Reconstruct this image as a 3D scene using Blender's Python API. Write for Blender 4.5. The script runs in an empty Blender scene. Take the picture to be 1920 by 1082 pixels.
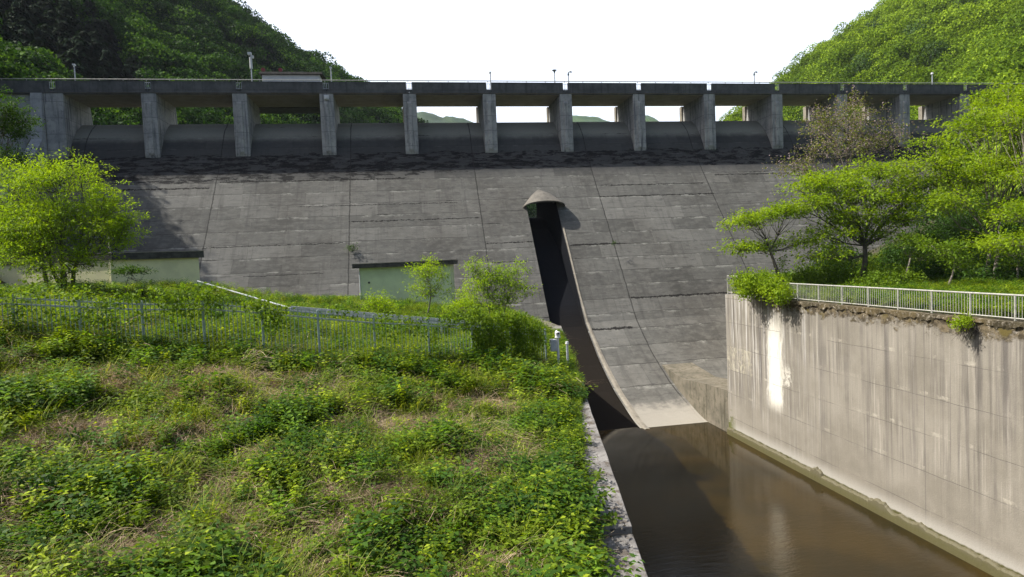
import bpy, math, random
import numpy as np
from mathutils import Vector, Matrix, noise as mn
R_ = math.radians
rng = np.random.default_rng(7)
random.seed(7)
scene = bpy.context.scene
COL = scene.collection
V = np.array

# ------------------------------------------------------------------ camera
FPX = 1145.92
CR = V([0.9852008, -0.16576344, -0.04361036]); CU = V([0.05089061, 0.03992699, 0.9979058]); CF = V([0.16367506, 0.98535695, -0.04777191])
def at(x, y, d):
    """point d metres ahead along the sight line that runs through picture point (x, y)"""
    return (CF + (x - 960) / FPX * CR - (y - 541) / FPX * CU) * d
cam = bpy.data.cameras.new('camera'); co = bpy.data.objects.new('camera', cam); COL.objects.link(co)
cam.sensor_width = 36; cam.lens = FPX / 1920 * 36; cam.clip_start = .1; cam.clip_end = 9000
m = Matrix.Identity(4)
for i in range(3): m[i][0] = CR[i]; m[i][1] = CU[i]; m[i][2] = -CF[i]
co.matrix_world = m; scene.camera = co

# ------------------------------------------------------------------ object helpers
def tag(o, label=None, cat=None, group=None, kind=None):
    if label: o['label'] = label
    if cat: o['category'] = cat
    if group: o['group'] = group
    if kind: o['kind'] = kind
    return o
def empty(name, loc=(0, 0, 0)):
    o = bpy.data.objects.new(name, None); COL.objects.link(o); o.location = loc; return o
class MB:
    def __init__(s): s.v = []; s.f = []; s.n = 0
    def add(s, vs, fs):
        s.v.extend([tuple(map(float, p)) for p in vs]); s.f.extend([tuple(i + s.n for i in f) for f in fs]); s.n += len(vs); return s
    def box(s, x0, y0, z0, x1, y1, z1):
        return s.add([(x0,y0,z0),(x1,y0,z0),(x1,y1,z0),(x0,y1,z0),(x0,y0,z1),(x1,y0,z1),(x1,y1,z1),(x0,y1,z1)],
                     [(0,3,2,1),(4,5,6,7),(0,1,5,4),(1,2,6,5),(2,3,7,6),(3,0,4,7)])
    def beam(s, a, b, w, h, up=(0, 0, 1)):
        a = V(a, float); b = V(b, float); d = b - a; d /= np.linalg.norm(d); u = V(up, float)
        r = np.cross(d, u); r /= np.linalg.norm(r); u = np.cross(r, d)
        q = [(-w/2, -h/2), (w/2, -h/2), (w/2, h/2), (-w/2, h/2)]
        vs = [a + r*i + u*j for i, j in q] + [b + r*i + u*j for i, j in q]
        return s.add(vs, [(3,2,1,0),(4,5,6,7),(0,1,5,4),(1,2,6,5),(2,3,7,6),(3,0,4,7)])
    def tube(s, pts, rad, n=6):
        pts = [V(p, float) for p in pts]; k = len(pts)
        if not hasattr(rad, '__len__'): rad = [rad] * k
        vs = []
        for i, p in enumerate(pts):
            d = pts[min(i+1, k-1)] - pts[max(i-1, 0)]; d /= (np.linalg.norm(d) + 1e-9)
            a = V([0, 0, 1.]) if abs(d[2]) < .9 else V([1., 0, 0])
            r = np.cross(d, a); r /= np.linalg.norm(r); u = np.cross(r, d)
            for j in range(n):
                t = 2*math.pi*j/n; vs.append(p + (r*math.cos(t) + u*math.sin(t))*rad[i])
        fs = [(i*n+j, i*n+(j+1) % n, (i+1)*n+(j+1) % n, (i+1)*n+j) for i in range(k-1) for j in range(n)]
        fs += [tuple(range(n-1, -1, -1)), tuple((k-1)*n+j for j in range(n))]
        return s.add(vs, fs)
    def prism_x(s, prof, x0, x1):
        """closed profile of (y, z) swept from x0 to x1"""
        n = len(prof); vs = [(x0, y, z) for y, z in prof] + [(x1, y, z) for y, z in prof]
        return s.add(vs, [(i, (i+1) % n, n+(i+1) % n, n+i) for i in range(n)] + [tuple(range(n-1, -1, -1)), tuple(range(n, 2*n))])
    def prism_z(s, poly, z0, z1):
        n = len(poly); vs = [(x, y, z0) for x, y in poly] + [(x, y, z1) for x, y in poly]
        return s.add(vs, [(i, (i+1) % n, n+(i+1) % n, n+i) for i in range(n)] + [tuple(range(n-1, -1, -1)), tuple(range(n, 2*n))])
    def build(s, name, mat, parent=None, smooth=False, bevel=0, loc=None):
        me = bpy.data.meshes.new(name); vs = s.v
        if loc is not None: vs = [(p[0]-loc[0], p[1]-loc[1], p[2]-loc[2]) for p in vs]
        me.from_pydata(vs, [], s.f); me.update()
        import bmesh
        bm = bmesh.new(); bm.from_mesh(me); bmesh.ops.recalc_face_normals(bm, faces=bm.faces)
        if bevel: bmesh.ops.bevel(bm, geom=list(bm.edges), offset=bevel, segments=1, affect='EDGES', clamp_overlap=True)
        bm.to_mesh(me); bm.free()
        if mat: me.materials.append(mat)
        if smooth: me.polygons.foreach_set('use_smooth', [True]*len(me.polygons))
        o = bpy.data.objects.new(name, me); COL.objects.link(o)
        if parent: o.parent = parent
        elif loc is not None: o.location = loc
        return o
def mesh_np(name, verts, faces, mat, parent=None, link=True, loc=None, smooth=False):
    """verts (N,3), faces (M,4) quads"""
    verts = np.asarray(verts, np.float32)
    if loc is not None: verts = verts - V(loc, np.float32)
    me = bpy.data.meshes.new(name); M = len(faces)
    me.vertices.add(len(verts)); me.vertices.foreach_set('co', verts.ravel())
    me.loops.add(M*4); me.loops.foreach_set('vertex_index', np.asarray(faces, np.int32).ravel())
    me.polygons.add(M); me.polygons.foreach_set('loop_start', np.arange(0, M*4, 4, dtype=np.int32))
    me.update(calc_edges=True)
    if smooth: me.polygons.foreach_set('use_smooth', [True]*M)
    if mat: me.materials.append(mat)
    o = bpy.data.objects.new(name, me)
    if link: COL.objects.link(o)
    if parent: o.parent = parent
    elif loc is not None: o.location = loc
    return o
def grid_mesh(name, xs, ys, fz, mat, **k):
    X, Y = np.meshgrid(xs, ys); Z = np.vectorize(fz)(X, Y)
    vs = np.stack([X, Y, Z], -1).reshape(-1, 3); nx = len(xs)
    i, j = np.meshgrid(np.arange(nx-1), np.arange(len(ys)-1)); a = (j*nx+i).ravel()
    return mesh_np(name, vs, np.stack([a, a+1, a+nx+1, a+nx], -1), mat, smooth=True, **k)
def unit(a): return a / (np.linalg.norm(a, axis=-1, keepdims=True) + 1e-9)
def leaves(C, D, N, L, W):
    """rhombic leaves folded a little: centres C, long axis D, normal N -> verts, faces"""
    D = unit(D); S = unit(np.cross(D, N)); L = np.asarray(L).reshape(-1, 1); W = np.asarray(W).reshape(-1, 1); n = len(C)
    Nn = unit(np.cross(S, D))
    vs = np.stack([C - D*L*.5, C + S*W*.5 - D*L*.08 + Nn*W*.15, C + D*L*.5 - Nn*L*.12, C - S*W*.5 - D*L*.08 + Nn*W*.15], 1).reshape(-1, 3)
    return vs, np.arange(n*4).reshape(n, 4)
def rdir(n, r=rng): return unit(r.normal(size=(n, 3)))

# ------------------------------------------------------------------ material helpers
class NT:
    def __init__(s, name):
        s.m = bpy.data.materials.new(name); s.m.use_nodes = True; s.t = s.m.node_tree; s.t.nodes.clear()
        s.out = s.n('ShaderNodeOutputMaterial')
    def n(s, typ, **k):
        nd = s.t.nodes.new(typ)
        for a, b in k.items(): setattr(nd, a, b)
        return nd
    def l(s, a, b): s.t.links.new(a, b)
    def val(s, sock, v):
        if isinstance(v, bpy.types.NodeSocket): s.l(v, sock)
        else: sock.default_value = v
    def math(s, op, a, b=0., c=None, clamp=False):
        nd = s.n('ShaderNodeMath', operation=op); nd.use_clamp = clamp
        s.val(nd.inputs[0], a); s.val(nd.inputs[1], b)
        if c is not None: s.val(nd.inputs[2], c)
        return nd.outputs[0]
    def mix(s, f, a, b, mode='MIX'):
        nd = s.n('ShaderNodeMix', data_type='RGBA', blend_type=mode)
        s.val(nd.inputs[0], f)
        for k, v in ((6, a), (7, b)):
            if isinstance(v, bpy.types.NodeSocket): s.l(v, nd.inputs[k])
            else: nd.inputs[k].default_value = (*v, 1) if len(v) == 3 else v
        return nd.outputs[2]
    def pos(s): return s.n('ShaderNodeNewGeometry').outputs['Position']
    def sep(s, v): nd = s.n('ShaderNodeSeparateXYZ'); s.l(v, nd.inputs[0]); return nd.outputs
    def comb(s, x, y, z):
        nd = s.n('ShaderNodeCombineXYZ'); s.val(nd.inputs[0], x); s.val(nd.inputs[1], y); s.val(nd.inputs[2], z); return nd.outputs[0]
    def scale(s, v, sc):
        nd = s.n('ShaderNodeMapping'); s.l(v, nd.inputs[0]); nd.inputs['Scale'].default_value = sc; return nd.outputs[0]
    def noise(s, v, sc, det=4, rough=.55, dist=0):
        nd = s.n('ShaderNodeTexNoise'); s.l(v, nd.inputs['Vector']); nd.inputs['Scale'].default_value = sc
        nd.inputs['Detail'].default_value = det; nd.inputs['Roughness'].default_value = rough; nd.inputs['Distortion'].default_value = dist
        return nd.outputs['Fac']
    def ramp(s, f, a, b, lo=0., hi=1.):
        nd = s.n('ShaderNodeMapRange'); nd.interpolation_type = 'SMOOTHSTEP'; s.val(nd.inputs[0], f)
        nd.inputs[1].default_value = a; nd.inputs[2].default_value = b; nd.inputs[3].default_value = lo; nd.inputs[4].default_value = hi
        return nd.outputs[0]
    def bump(s, h, st=.3, dist=.05, nrm=None):
        nd = s.n('ShaderNodeBump'); s.l(h, nd.inputs['Height']); nd.inputs['Strength'].default_value = st; nd.inputs['Distance'].default_value = dist
        if nrm: s.l(nrm, nd.inputs['Normal'])
        return nd.outputs[0]
    def principled(s, col, rough=.9, nrm=None, **k):
        p = s.n('ShaderNodeBsdfPrincipled')
        if isinstance(col, bpy.types.NodeSocket): s.l(col, p.inputs['Base Color'])
        else: p.inputs['Base Color'].default_value = (*col, 1)
        s.val(p.inputs['Roughness'], rough)
        for a, b in k.items(): s.val(p.inputs[a.replace('_', ' ')], b)
        if nrm: s.l(nrm, p.inputs['Normal'])
        s.l(p.outputs[0], s.out.inputs[0]); return p
def band(t, z, c, w):      # 1 inside |z-c|<w, soft
    return t.ramp(t.math('ABSOLUTE', t.math('SUBTRACT', z, c)), w, w*.35, 0, 1)

def concrete_dam():
    t = NT('dam_concrete'); P = t.pos(); x, y, z = t.sep(P)
    wob = t.noise(P, .9, 3); wobs = t.math('MULTIPLY', t.math('SUBTRACT', wob, .5), .16)
    zz = t.math('ADD', z, wobs); xx = t.math('ADD', x, wobs)
    br = t.n('ShaderNodeTexBrick'); br.offset = .37; br.offset_frequency = 2
    t.l(t.comb(t.math('ADD', xx, 6.4), t.math('ADD', zz, .25), 0.), br.inputs['Vector'])
    br.inputs['Scale'].default_value = 1; br.inputs['Brick Width'].default_value = 5.0; br.inputs['Row Height'].default_value = 1.5
    br.inputs['Mortar Size'].default_value = .025; br.inputs['Mortar Smooth'].default_value = .6
    br.inputs['Color1'].default_value = (.155, .152, .142, 1); br.inputs['Color2'].default_value = (.27, .262, .245, 1); br.inputs['Mortar'].default_value = (.13, .122, .112, 1)
    col = br.outputs['Color']
    # coarse and fine weathering
    big = t.noise(P, .12, 5, .6); col = t.mix(t.ramp(big, .35, .7), col, (.66, .64, .62), 'MULTIPLY')
    med = t.noise(t.scale(P, (1, 1, 2.2)), 1.1, 6, .68); col = t.mix(t.ramp(med, .42, .66, 0, .4), col, (.31, .295, .27))
    dk = t.noise(t.scale(P, (.5, 1, 1.6)), 1.7, 6, .7); col = t.mix(t.ramp(dk, .52, .72, 0, .7), col, (.085, .08, .078))
    stk = t.noise(t.scale(P, (1.4, .1, .12)), 1.3, 4, .6); col = t.mix(t.ramp(stk, .5, .72, 0, .4), col, (.09, .086, .082))
    # lift lines: pale laitance under, broken black crack on it
    fz = t.math('FRACT', t.math('DIVIDE', t.math('ADD', zz, .25), 1.5)); dz = t.math('MULTIPLY', t.math('MINIMUM', fz, t.math('SUBTRACT', 1., fz)), 1.5)
    brk = t.noise(t.scale(P, (.22, .22, .9)), 1., 3, .5)
    edge = t.noise(P, 3.5, 5, .7)
    lw = t.math('MULTIPLY', t.ramp(brk, .5, .68), t.math('ADD', .02, t.math('MULTIPLY', edge, .22)))
    crack = t.math('MULTIPLY', t.math('LESS_THAN', dz, t.math('SUBTRACT', lw, .085)), .8)
    jag = t.math('MULTIPLY', t.math('SUBTRACT', t.noise(P, 1.8, 6, .75), .5), .45)
    for cz, a, c_, th in ((7.25, 23.6, 38.8, .10), (8.75, 24.2, 38, .07), (1.32, 18.3, 24.4, .13), (-4.8, 23.7, 41, .12), (-7.68, 18.3, 22.8, .13), (1.9, 8.7, 14.2, .07), (5.0, -6.5, 8.4, .07), (10.3, -21, 0, .10), (9.6, -38, -22, .12), (2.6, -21.5, -7, .06), (-.6, -17, -9, .05), (7.0, -12, 6, .05), (-.3, 9, 13, .05), (3.6, 40, 60, .07), (9.9, 40, 62, .09)):
        wd_ = t.math('MULTIPLY', t.ramp(edge, .35, .65, .2, 1), th); inx = t.math('MULTIPLY', t.math('GREATER_THAN', x, a), t.math('LESS_THAN', x, c_))
        d1 = t.math('ABSOLUTE', t.math('SUBTRACT', t.math('ADD', z, jag), cz)); crack = t.math('MAXIMUM', crack, t.math('MULTIPLY', t.math('LESS_THAN', d1, wd_), inx))
    pal = t.math('MULTIPLY', t.ramp(t.math('SUBTRACT', 1., fz), .25, .0), t.ramp(t.noise(t.scale(P, (.5, .5, 1)), 1.3, 5, .7), .5, .64, 0, .9)); col = t.mix(pal, col, (.46, .45, .41))
    thin = t.math('MULTIPLY', t.math('LESS_THAN', dz, .022), t.ramp(t.noise(t.scale(P, (.6, .6, 1)), 1.1, 5, .7), .42, .55, 0, .75)); col = t.mix(thin, col, (.04, .038, .036))
    brd = t.noise(t.scale(P, (.25, .1, 7)), 1., 4, .6); col = t.mix(t.ramp(brd, .5, .7, 0, .35), col, (.09, .088, .082))
    # block joints every 15 m
    jx = t.math('ABSOLUTE', t.math('SUBTRACT', t.math('MODULO', t.math('ADD', xx, 306.4), 15.), 7.5)); jd = t.math('SUBTRACT', 7.5, jx)
    joint = t.math('LESS_THAN', jd, t.math('SUBTRACT', t.math('MULTIPLY', t.noise(P, 2.2, 6, .8), .24), .06))
    # second family of thin vertical formwork lines
    j2 = t.math('ABSOLUTE', t.math('SUBTRACT', t.math('MODULO', t.math('ADD', xx, 301.9), 3.75), 1.875)); j2l = t.math('MULTIPLY', t.math('GREATER_THAN', j2, 1.85), t.ramp(t.noise(P, .6, 3), .5, .62, 0, .5))
    col = t.mix(j2l, col, (.07, .066, .06))
    # ragged black growth under the crest, with the deck's shade deepened in the colour
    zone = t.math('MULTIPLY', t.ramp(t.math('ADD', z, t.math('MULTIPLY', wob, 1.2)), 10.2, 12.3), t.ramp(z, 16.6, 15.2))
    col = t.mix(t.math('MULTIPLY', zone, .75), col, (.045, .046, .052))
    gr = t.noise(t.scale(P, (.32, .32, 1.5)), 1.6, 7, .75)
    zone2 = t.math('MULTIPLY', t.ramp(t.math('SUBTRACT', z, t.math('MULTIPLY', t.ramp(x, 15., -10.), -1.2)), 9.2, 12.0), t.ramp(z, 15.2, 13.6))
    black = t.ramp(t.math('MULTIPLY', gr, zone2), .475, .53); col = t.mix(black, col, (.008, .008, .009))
    crest = t.ramp(t.math('ADD', z, t.math('MULTIPLY', wob, .8)), 15.9, 17.0); col = t.mix(t.math('MULTIPLY', crest, .8), col, (.42, .395, .34))
    col = t.mix(crack, col, (.018, .016, .014)); col = t.mix(t.math('MULTIPLY', joint, .75), col, (.03, .028, .026))
    pore = t.ramp(t.noise(t.scale(P, (1, 1, 1.7)), 5, 6, .75), .58, .68, 0, .6); col = t.mix(pore, col, (.05, .048, .046))
    col = t.mix(1., col, (.63, .64, .625), 'MULTIPLY')
    # paler toward the toe
    toe = t.ramp(t.math('ADD', z, t.math('MULTIPLY', med, 1.4)), -12.3, -13.0, 0, .85); col = t.mix(toe, col, (.36, .335, .285))
    # damp chute concrete, the shade of the recess put into its colour
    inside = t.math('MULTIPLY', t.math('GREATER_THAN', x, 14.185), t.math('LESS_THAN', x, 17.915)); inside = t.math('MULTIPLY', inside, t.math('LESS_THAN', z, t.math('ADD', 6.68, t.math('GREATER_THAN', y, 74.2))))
    up = t.ramp(t.math('ADD', z, t.math('MULTIPLY', med, 2.)), -9, -3); wet_shade = t.mix(up, (.015, .012, .009), (.006, .007, .010))
    notskin = t.math('MULTIPLY', inside, 1.); col = t.mix(notskin, col, wet_shade)
    fine = t.noise(P, 14, 5, .7)
    col = t.mix(.5, col, t.mix(fine, (.62, .62, .62), (1.3, 1.3, 1.3)), 'MULTIPLY')
    h = t.math('SUBTRACT', t.math('ADD', t.math('MULTIPLY', fine, .25), t.math('MULTIPLY', med, .8)), t.math('ADD', t.math('MULTIPLY', crack, 2.), t.math('MULTIPLY', black, 1.5)))
    h = t.math('SUBTRACT', h, t.math('MULTIPLY', t.math('LESS_THAN', dz, .03), .8)); h = t.math('SUBTRACT', h, t.math('MULTIPLY', joint, 1.5))
    rough = t.math('SUBTRACT', .92, t.math('MULTIPLY', inside, .1)); spec = t.math('SUBTRACT', .4, t.math('MULTIPLY', inside, .3))
    t.principled(col, rough, t.bump(h, .6, .08), Specular_IOR_Level=spec); return t.m
def concrete_plain(name, c1, c2, dark=(.05, .05, .052), darkamt=.5, lift=0, streak=.5, bumpd=.02):
    t = NT(name); P = t.pos(); x, y, z = t.sep(P)
    n1 = t.noise(P, .8, 6, .65); col = t.mix(t.ramp(n1, .3, .7), c1, c2)
    s1 = t.noise(t.scale(P, (2.2, 2.2, .16)), 1.2, 5, .65); col = t.mix(t.ramp(s1, .48, .7, 0, streak), col, dark)
    n2 = t.noise(P, 2.4, 6, .7); col = t.mix(t.ramp(n2, .5, .75, 0, darkamt), col, dark)
    h = t.noise(P, 9, 5, .7)
    if lift:
        fz = t.math('FRACT', t.math('DIVIDE', z, lift)); ln = t.math('LESS_THAN', fz, .03); col = t.mix(t.math('MULTIPLY', ln, .6), col, dark)
        h = t.math('SUBTRACT', h, ln)
    fine = t.noise(P, 22, 4, .7); col = t.mix(.5, col, t.mix(fine, (.6, .6, .6), (1.35, 1.35, 1.35)), 'MULTIPLY')
    t.principled(col, .92, t.bump(h, .5, bumpd)); return t.m
def concrete_wall():
    t = NT('wall_concrete'); P = t.pos(); x, y, z = t.sep(P)
    n1 = t.noise(P, .35, 5, .6); col = t.mix(t.ramp(n1, .3, .7), (.215, .195, .158), (.30, .275, .23))
    def vs(sc, zs, lo, hi, amt, c, off=0):
        nonlocal col
        q = t.scale(t.comb(t.math('ADD', y, off), z, 0.), (sc, zs, 1)); col = t.mix(t.math('MULTIPLY', t.ramp(t.noise(q, 1., 5, .6), lo, hi, 0, amt), low), col, c)
    pat = t.noise(t.scale(P, (1, .3, .35)), .8, 4, .6)
    low = t.ramp(t.math('ADD', z, t.math('MULTIPLY', n1, 3.)), -10.6, -8.6, .2, 1); low = t.math('MULTIPLY', low, t.ramp(pat, .36, .62, .35, 1.15))
    vs(2.6, .10, .48, .66, .55, (.10, .09, .082)); vs(5.5, .08, .50, .68, .5, (.075, .066, .06), 31); vs(1.3, .06, .5, .66, .5, (.10, .09, .085), 77)
    vs(3.1, .14, .54, .68, .55, (.42, .385, .33), 13); vs(9., .16, .56, .68, .55, (.40, .37, .32), 51)
    lefty = t.math('MULTIPLY', t.ramp(y, 30, 37), low)
    q_ = t.scale(t.comb(t.math('ADD', y, 19.), z, 0.), (4.2, .10, 1)); col = t.mix(t.math('MULTIPLY', t.ramp(t.noise(q_, 1., 5, .65), .5, .64, 0, .8), lefty), col, (.58, .56, .53))
    # broad panel joints, lift lines with drips of lime
    d = t.math('ABSOLUTE', t.math('SUBTRACT', t.math('MODULO', t.math('ADD', y, 102.3), 7.5), 3.75))
    jn = t.math('GREATER_THAN', d, 3.73); zz = t.math('ADD', z, t.math('MULTIPLY', t.noise(P, .5, 3), .12))
    fz = t.math('FRACT', t.math('DIVIDE', zz, 1.83)); lf = t.math('MULTIPLY', t.math('LESS_THAN', fz, .014), t.ramp(t.noise(t.scale(P, (1, .3, 1)), 1.2, 4), .4, .55, 0, .9))
    white = t.math('MULTIPLY', t.math('LESS_THAN', t.math('ABSOLUTE', t.math('SUBTRACT', fz, .09)), t.math('MULTIPLY', t.noise(P, 4, 5, .8), .09)), t.ramp(t.noise(t.scale(P, (1, 1.6, .8)), 1., 6, .75), .50, .66, 0, .6)); col = t.mix(t.math('MULTIPLY', white, low), col, (.5, .46, .38))
    # the big lime run beside the corner, cut off square at a board line
    nn = t.noise(t.scale(P, (1, 2.2, .5)), 2., 6, .7); yy = t.math('ADD', y, t.math('MULTIPLY', t.math('SUBTRACT', nn, .5), 1.6))
    run = t.math('MULTIPLY', t.ramp(t.math('ABSOLUTE', t.math('SUBTRACT', yy, 37.3)), 1.1, .35), t.math('MULTIPLY', t.ramp(z, -4.0, -6.5), t.ramp(z, -11.3, -9.9)))
    col = t.mix(t.math('MULTIPLY', run, t.ramp(t.noise(t.scale(P, (1, 3.5, .8)), 1.5, 6, .75), .30, .46, .35, 1)), col, (.82, .79, .70))
    run2 = t.math('MULTIPLY', t.math('MULTIPLY', t.ramp(t.math('ABSOLUTE', t.math('SUBTRACT', yy, 36.2)), .9, .4), t.math('MULTIPLY', t.ramp(z, -7.4, -8.2), t.math('GREATER_THAN', z, -9.05))), t.ramp(nn, .36, .5)); col = t.mix(t.math('MULTIPLY', run2, t.ramp(t.noise(P, 3.5, 6, .75), .40, .55)), col, (.62, .59, .52))
    run3 = t.math('MULTIPLY', t.ramp(yy, 38.8, 41.5), t.math('MULTIPLY', t.math('LESS_THAN', t.math('ADD', z, t.math('MULTIPLY', nn, .5)), -7.1), t.ramp(nn, .4, .6, 0, .8))); run3 = t.math('MULTIPLY', run3, t.math('GREATER_THAN', z, -9.2)); col = t.mix(t.math('MULTIPLY', run3, t.ramp(t.noise(P, 2.5, 6, .75), .42, .58)), col, (.52, .48, .36))
    col = t.mix(t.math('MULTIPLY', jn, .6), col, (.12, .11, .10)); col = t.mix(lf, col, (.10, .09, .08))
    # moss and dirt hanging from the coping
    mo = t.noise(t.scale(P, (1, .9, 1.3)), 1.8, 6, .7); edge = t.math('ADD', t.math('MULTIPLY', mo, 2.4), -5.35)
    far = t.ramp(y, 41., 36.5); moss = t.math('MULTIPLY', t.ramp(t.math('SUBTRACT', z, edge), -.1, .35), far)
    mc = t.mix(t.ramp(t.noise(P, 3.3, 5, .7), .4, .62), (.05, .038, .02), (.17, .135, .08)); mc = t.mix(t.ramp(t.noise(P, 5, 4, .7), .6, .68), mc, (.45, .40, .33)); mc = t.mix(t.ramp(t.noise(P, 1.1, 4), .55, .65), mc, (.11, .085, .02)); col = t.mix(moss, col, mc)
    # pale scoured strip just above the water, algae under it
    pale = t.ramp(t.math('ADD', z, t.math('MULTIPLY', n1, .6)), -12.6, -13.4, 0, .8); col = t.mix(pale, col, (.42, .40, .36))
    alg = t.ramp(t.math('ADD', z, t.math('MULTIPLY', mo, .25)), -13.5, -13.6); col = t.mix(alg, col, (.075, .07, .02))
    # moss on the far foot
    ff = t.math('MULTIPLY', t.ramp(y, 42.2, 43.6), t.ramp(t.math('SUBTRACT', z, t.math('MULTIPLY', mo, 5.)), -15.0, -15.9)); col = t.mix(ff, col, (.10, .11, .02))
    fine = t.noise(P, 16, 5, .7); col = t.mix(.45, col, t.mix(fine, (.65, .65, .65), (1.3, 1.3, 1.3)), 'MULTIPLY')
    h = t.math('SUBTRACT', t.math('ADD', fine, t.math('MULTIPLY', moss, 1.5)), t.math('ADD', jn, lf))
    t.principled(col, .9, t.bump(h, .5, .03)); return t.m
def coping_mat():
    t = NT('worn_coping'); P = t.pos()
    n1 = t.noise(P, 1.2, 6, .65); col = t.mix(t.ramp(n1, .3, .7), (.15, .14, .13), (.30, .285, .265))
    n2 = t.noise(P, 9, 6, .75); col = t.mix(t.ramp(n2, .56, .64), col, (.06, .055, .05))
    n3 = t.noise(P, 2.6, 5, .7); col = t.mix(t.ramp(n3, .50, .62, 0, .85), col, (.09, .07, .05))
    n4 = t.noise(P, 30, 4, .7); col = t.mix(.5, col, t.mix(n4, (.5, .5, .5), (1.4, 1.4, 1.4)), 'MULTIPLY')
    t.principled(col, .95, t.bump(t.math('SUBTRACT', n4, n2), .7, .03)); return t.m
def foliage(name, c1, c2, c3=None, trans=.45, sc=.6, rnd=True, spec=.25):
    t = NT(name); P = t.pos()
    f = t.noise(P, sc, 3, .6); col = t.mix(t.ramp(f, .35, .65), c1, c2)
    oi = t.n('ShaderNodeObjectInfo').outputs['Random']
    ri = t.n('ShaderNodeNewGeometry').outputs['Random Per Island']
    k = t.math('ADD', t.math('MULTIPLY', oi, .45) if rnd else 0., t.math('MULTIPLY', ri, .5))
    if c3: col = t.mix(t.ramp(k, .55, .8), col, c3)
    col = t.mix(1., col, t.mix(ri, (.62, .62, .62), (1.3, 1.3, 1.3)), 'MULTIPLY')
    if rnd: col = t.mix(1., col, t.mix(oi, (.7, .72, .7), (1.25, 1.22, 1.2)), 'MULTIPLY')
    d = t.n('ShaderNodeBsdfPrincipled'); t.l(col, d.inputs['Base Color']); d.inputs['Roughness'].default_value = .6; d.inputs['Specular IOR Level'].default_value = spec
    tr = t.n('ShaderNodeBsdfTranslucent'); t.l(t.mix(1., col, (1.35, 1.25, .55), 'MULTIPLY'), tr.inputs[0])
    mx = t.n('ShaderNodeMixShader'); mx.inputs[0].default_value = trans; t.l(d.outputs[0], mx.inputs[1]); t.l(tr.outputs[0], mx.inputs[2]); t.l(mx.outputs[0], t.out.inputs[0])
    return t.m
def plain(name, c, rough=.6, metal=0., var=.25, sc=6):
    t = NT(name); P = t.pos(); n = t.noise(P, sc, 5, .65); c = V(c)
    col = t.mix(t.ramp(n, .3, .7), tuple(c*(1-var)), tuple(np.minimum(c*(1+var*.6), 1)))
    t.principled(col, rough, t.bump(n, .2, .01), Metallic=metal); return t.m
def soil(name, c1, c2, c3):
    t = NT(name); P = t.pos(); n = t.noise(P, .5, 6, .7); col = t.mix(t.ramp(n, .35, .65), c1, c2)
    n2 = t.noise(P, 5, 6, .75); col = t.mix(t.ramp(n2, .5, .7), col, c3)
    t.principled(col, .95, t.bump(n2, .8, .08)); return t.m
def water_mat():
    t = NT('river_water'); P = t.pos()
    a = t.noise(t.scale(P, (1., 2.6, 1)), 1.5, 5, .6, .6); b = t.noise(t.scale(P, (2, 5.5, 1)), 3.2, 4, .6)
    w = t.math('ADD', a, t.math('MULTIPLY', b, .35)); x, y, z = t.sep(P)
    calm = t.ramp(y, 40, 16, .10, 1.)
    n = t.noise(P, .25, 5, .6); col = t.mix(t.ramp(n, .3, .7), (.013, .0090, .0012), (.034, .0205, .0028))
    bp = t.n('ShaderNodeBump'); t.l(w, bp.inputs['Height']); t.l(calm, bp.inputs['Strength']); bp.inputs['Distance'].default_value = .017
    t.principled(col, .012, bp.outputs[0], IOR=1.40); return t.m
def roof_dark(): return plain('roof_concrete', (.06, .057, .05), .9, 0, .55, 2.5)

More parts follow.
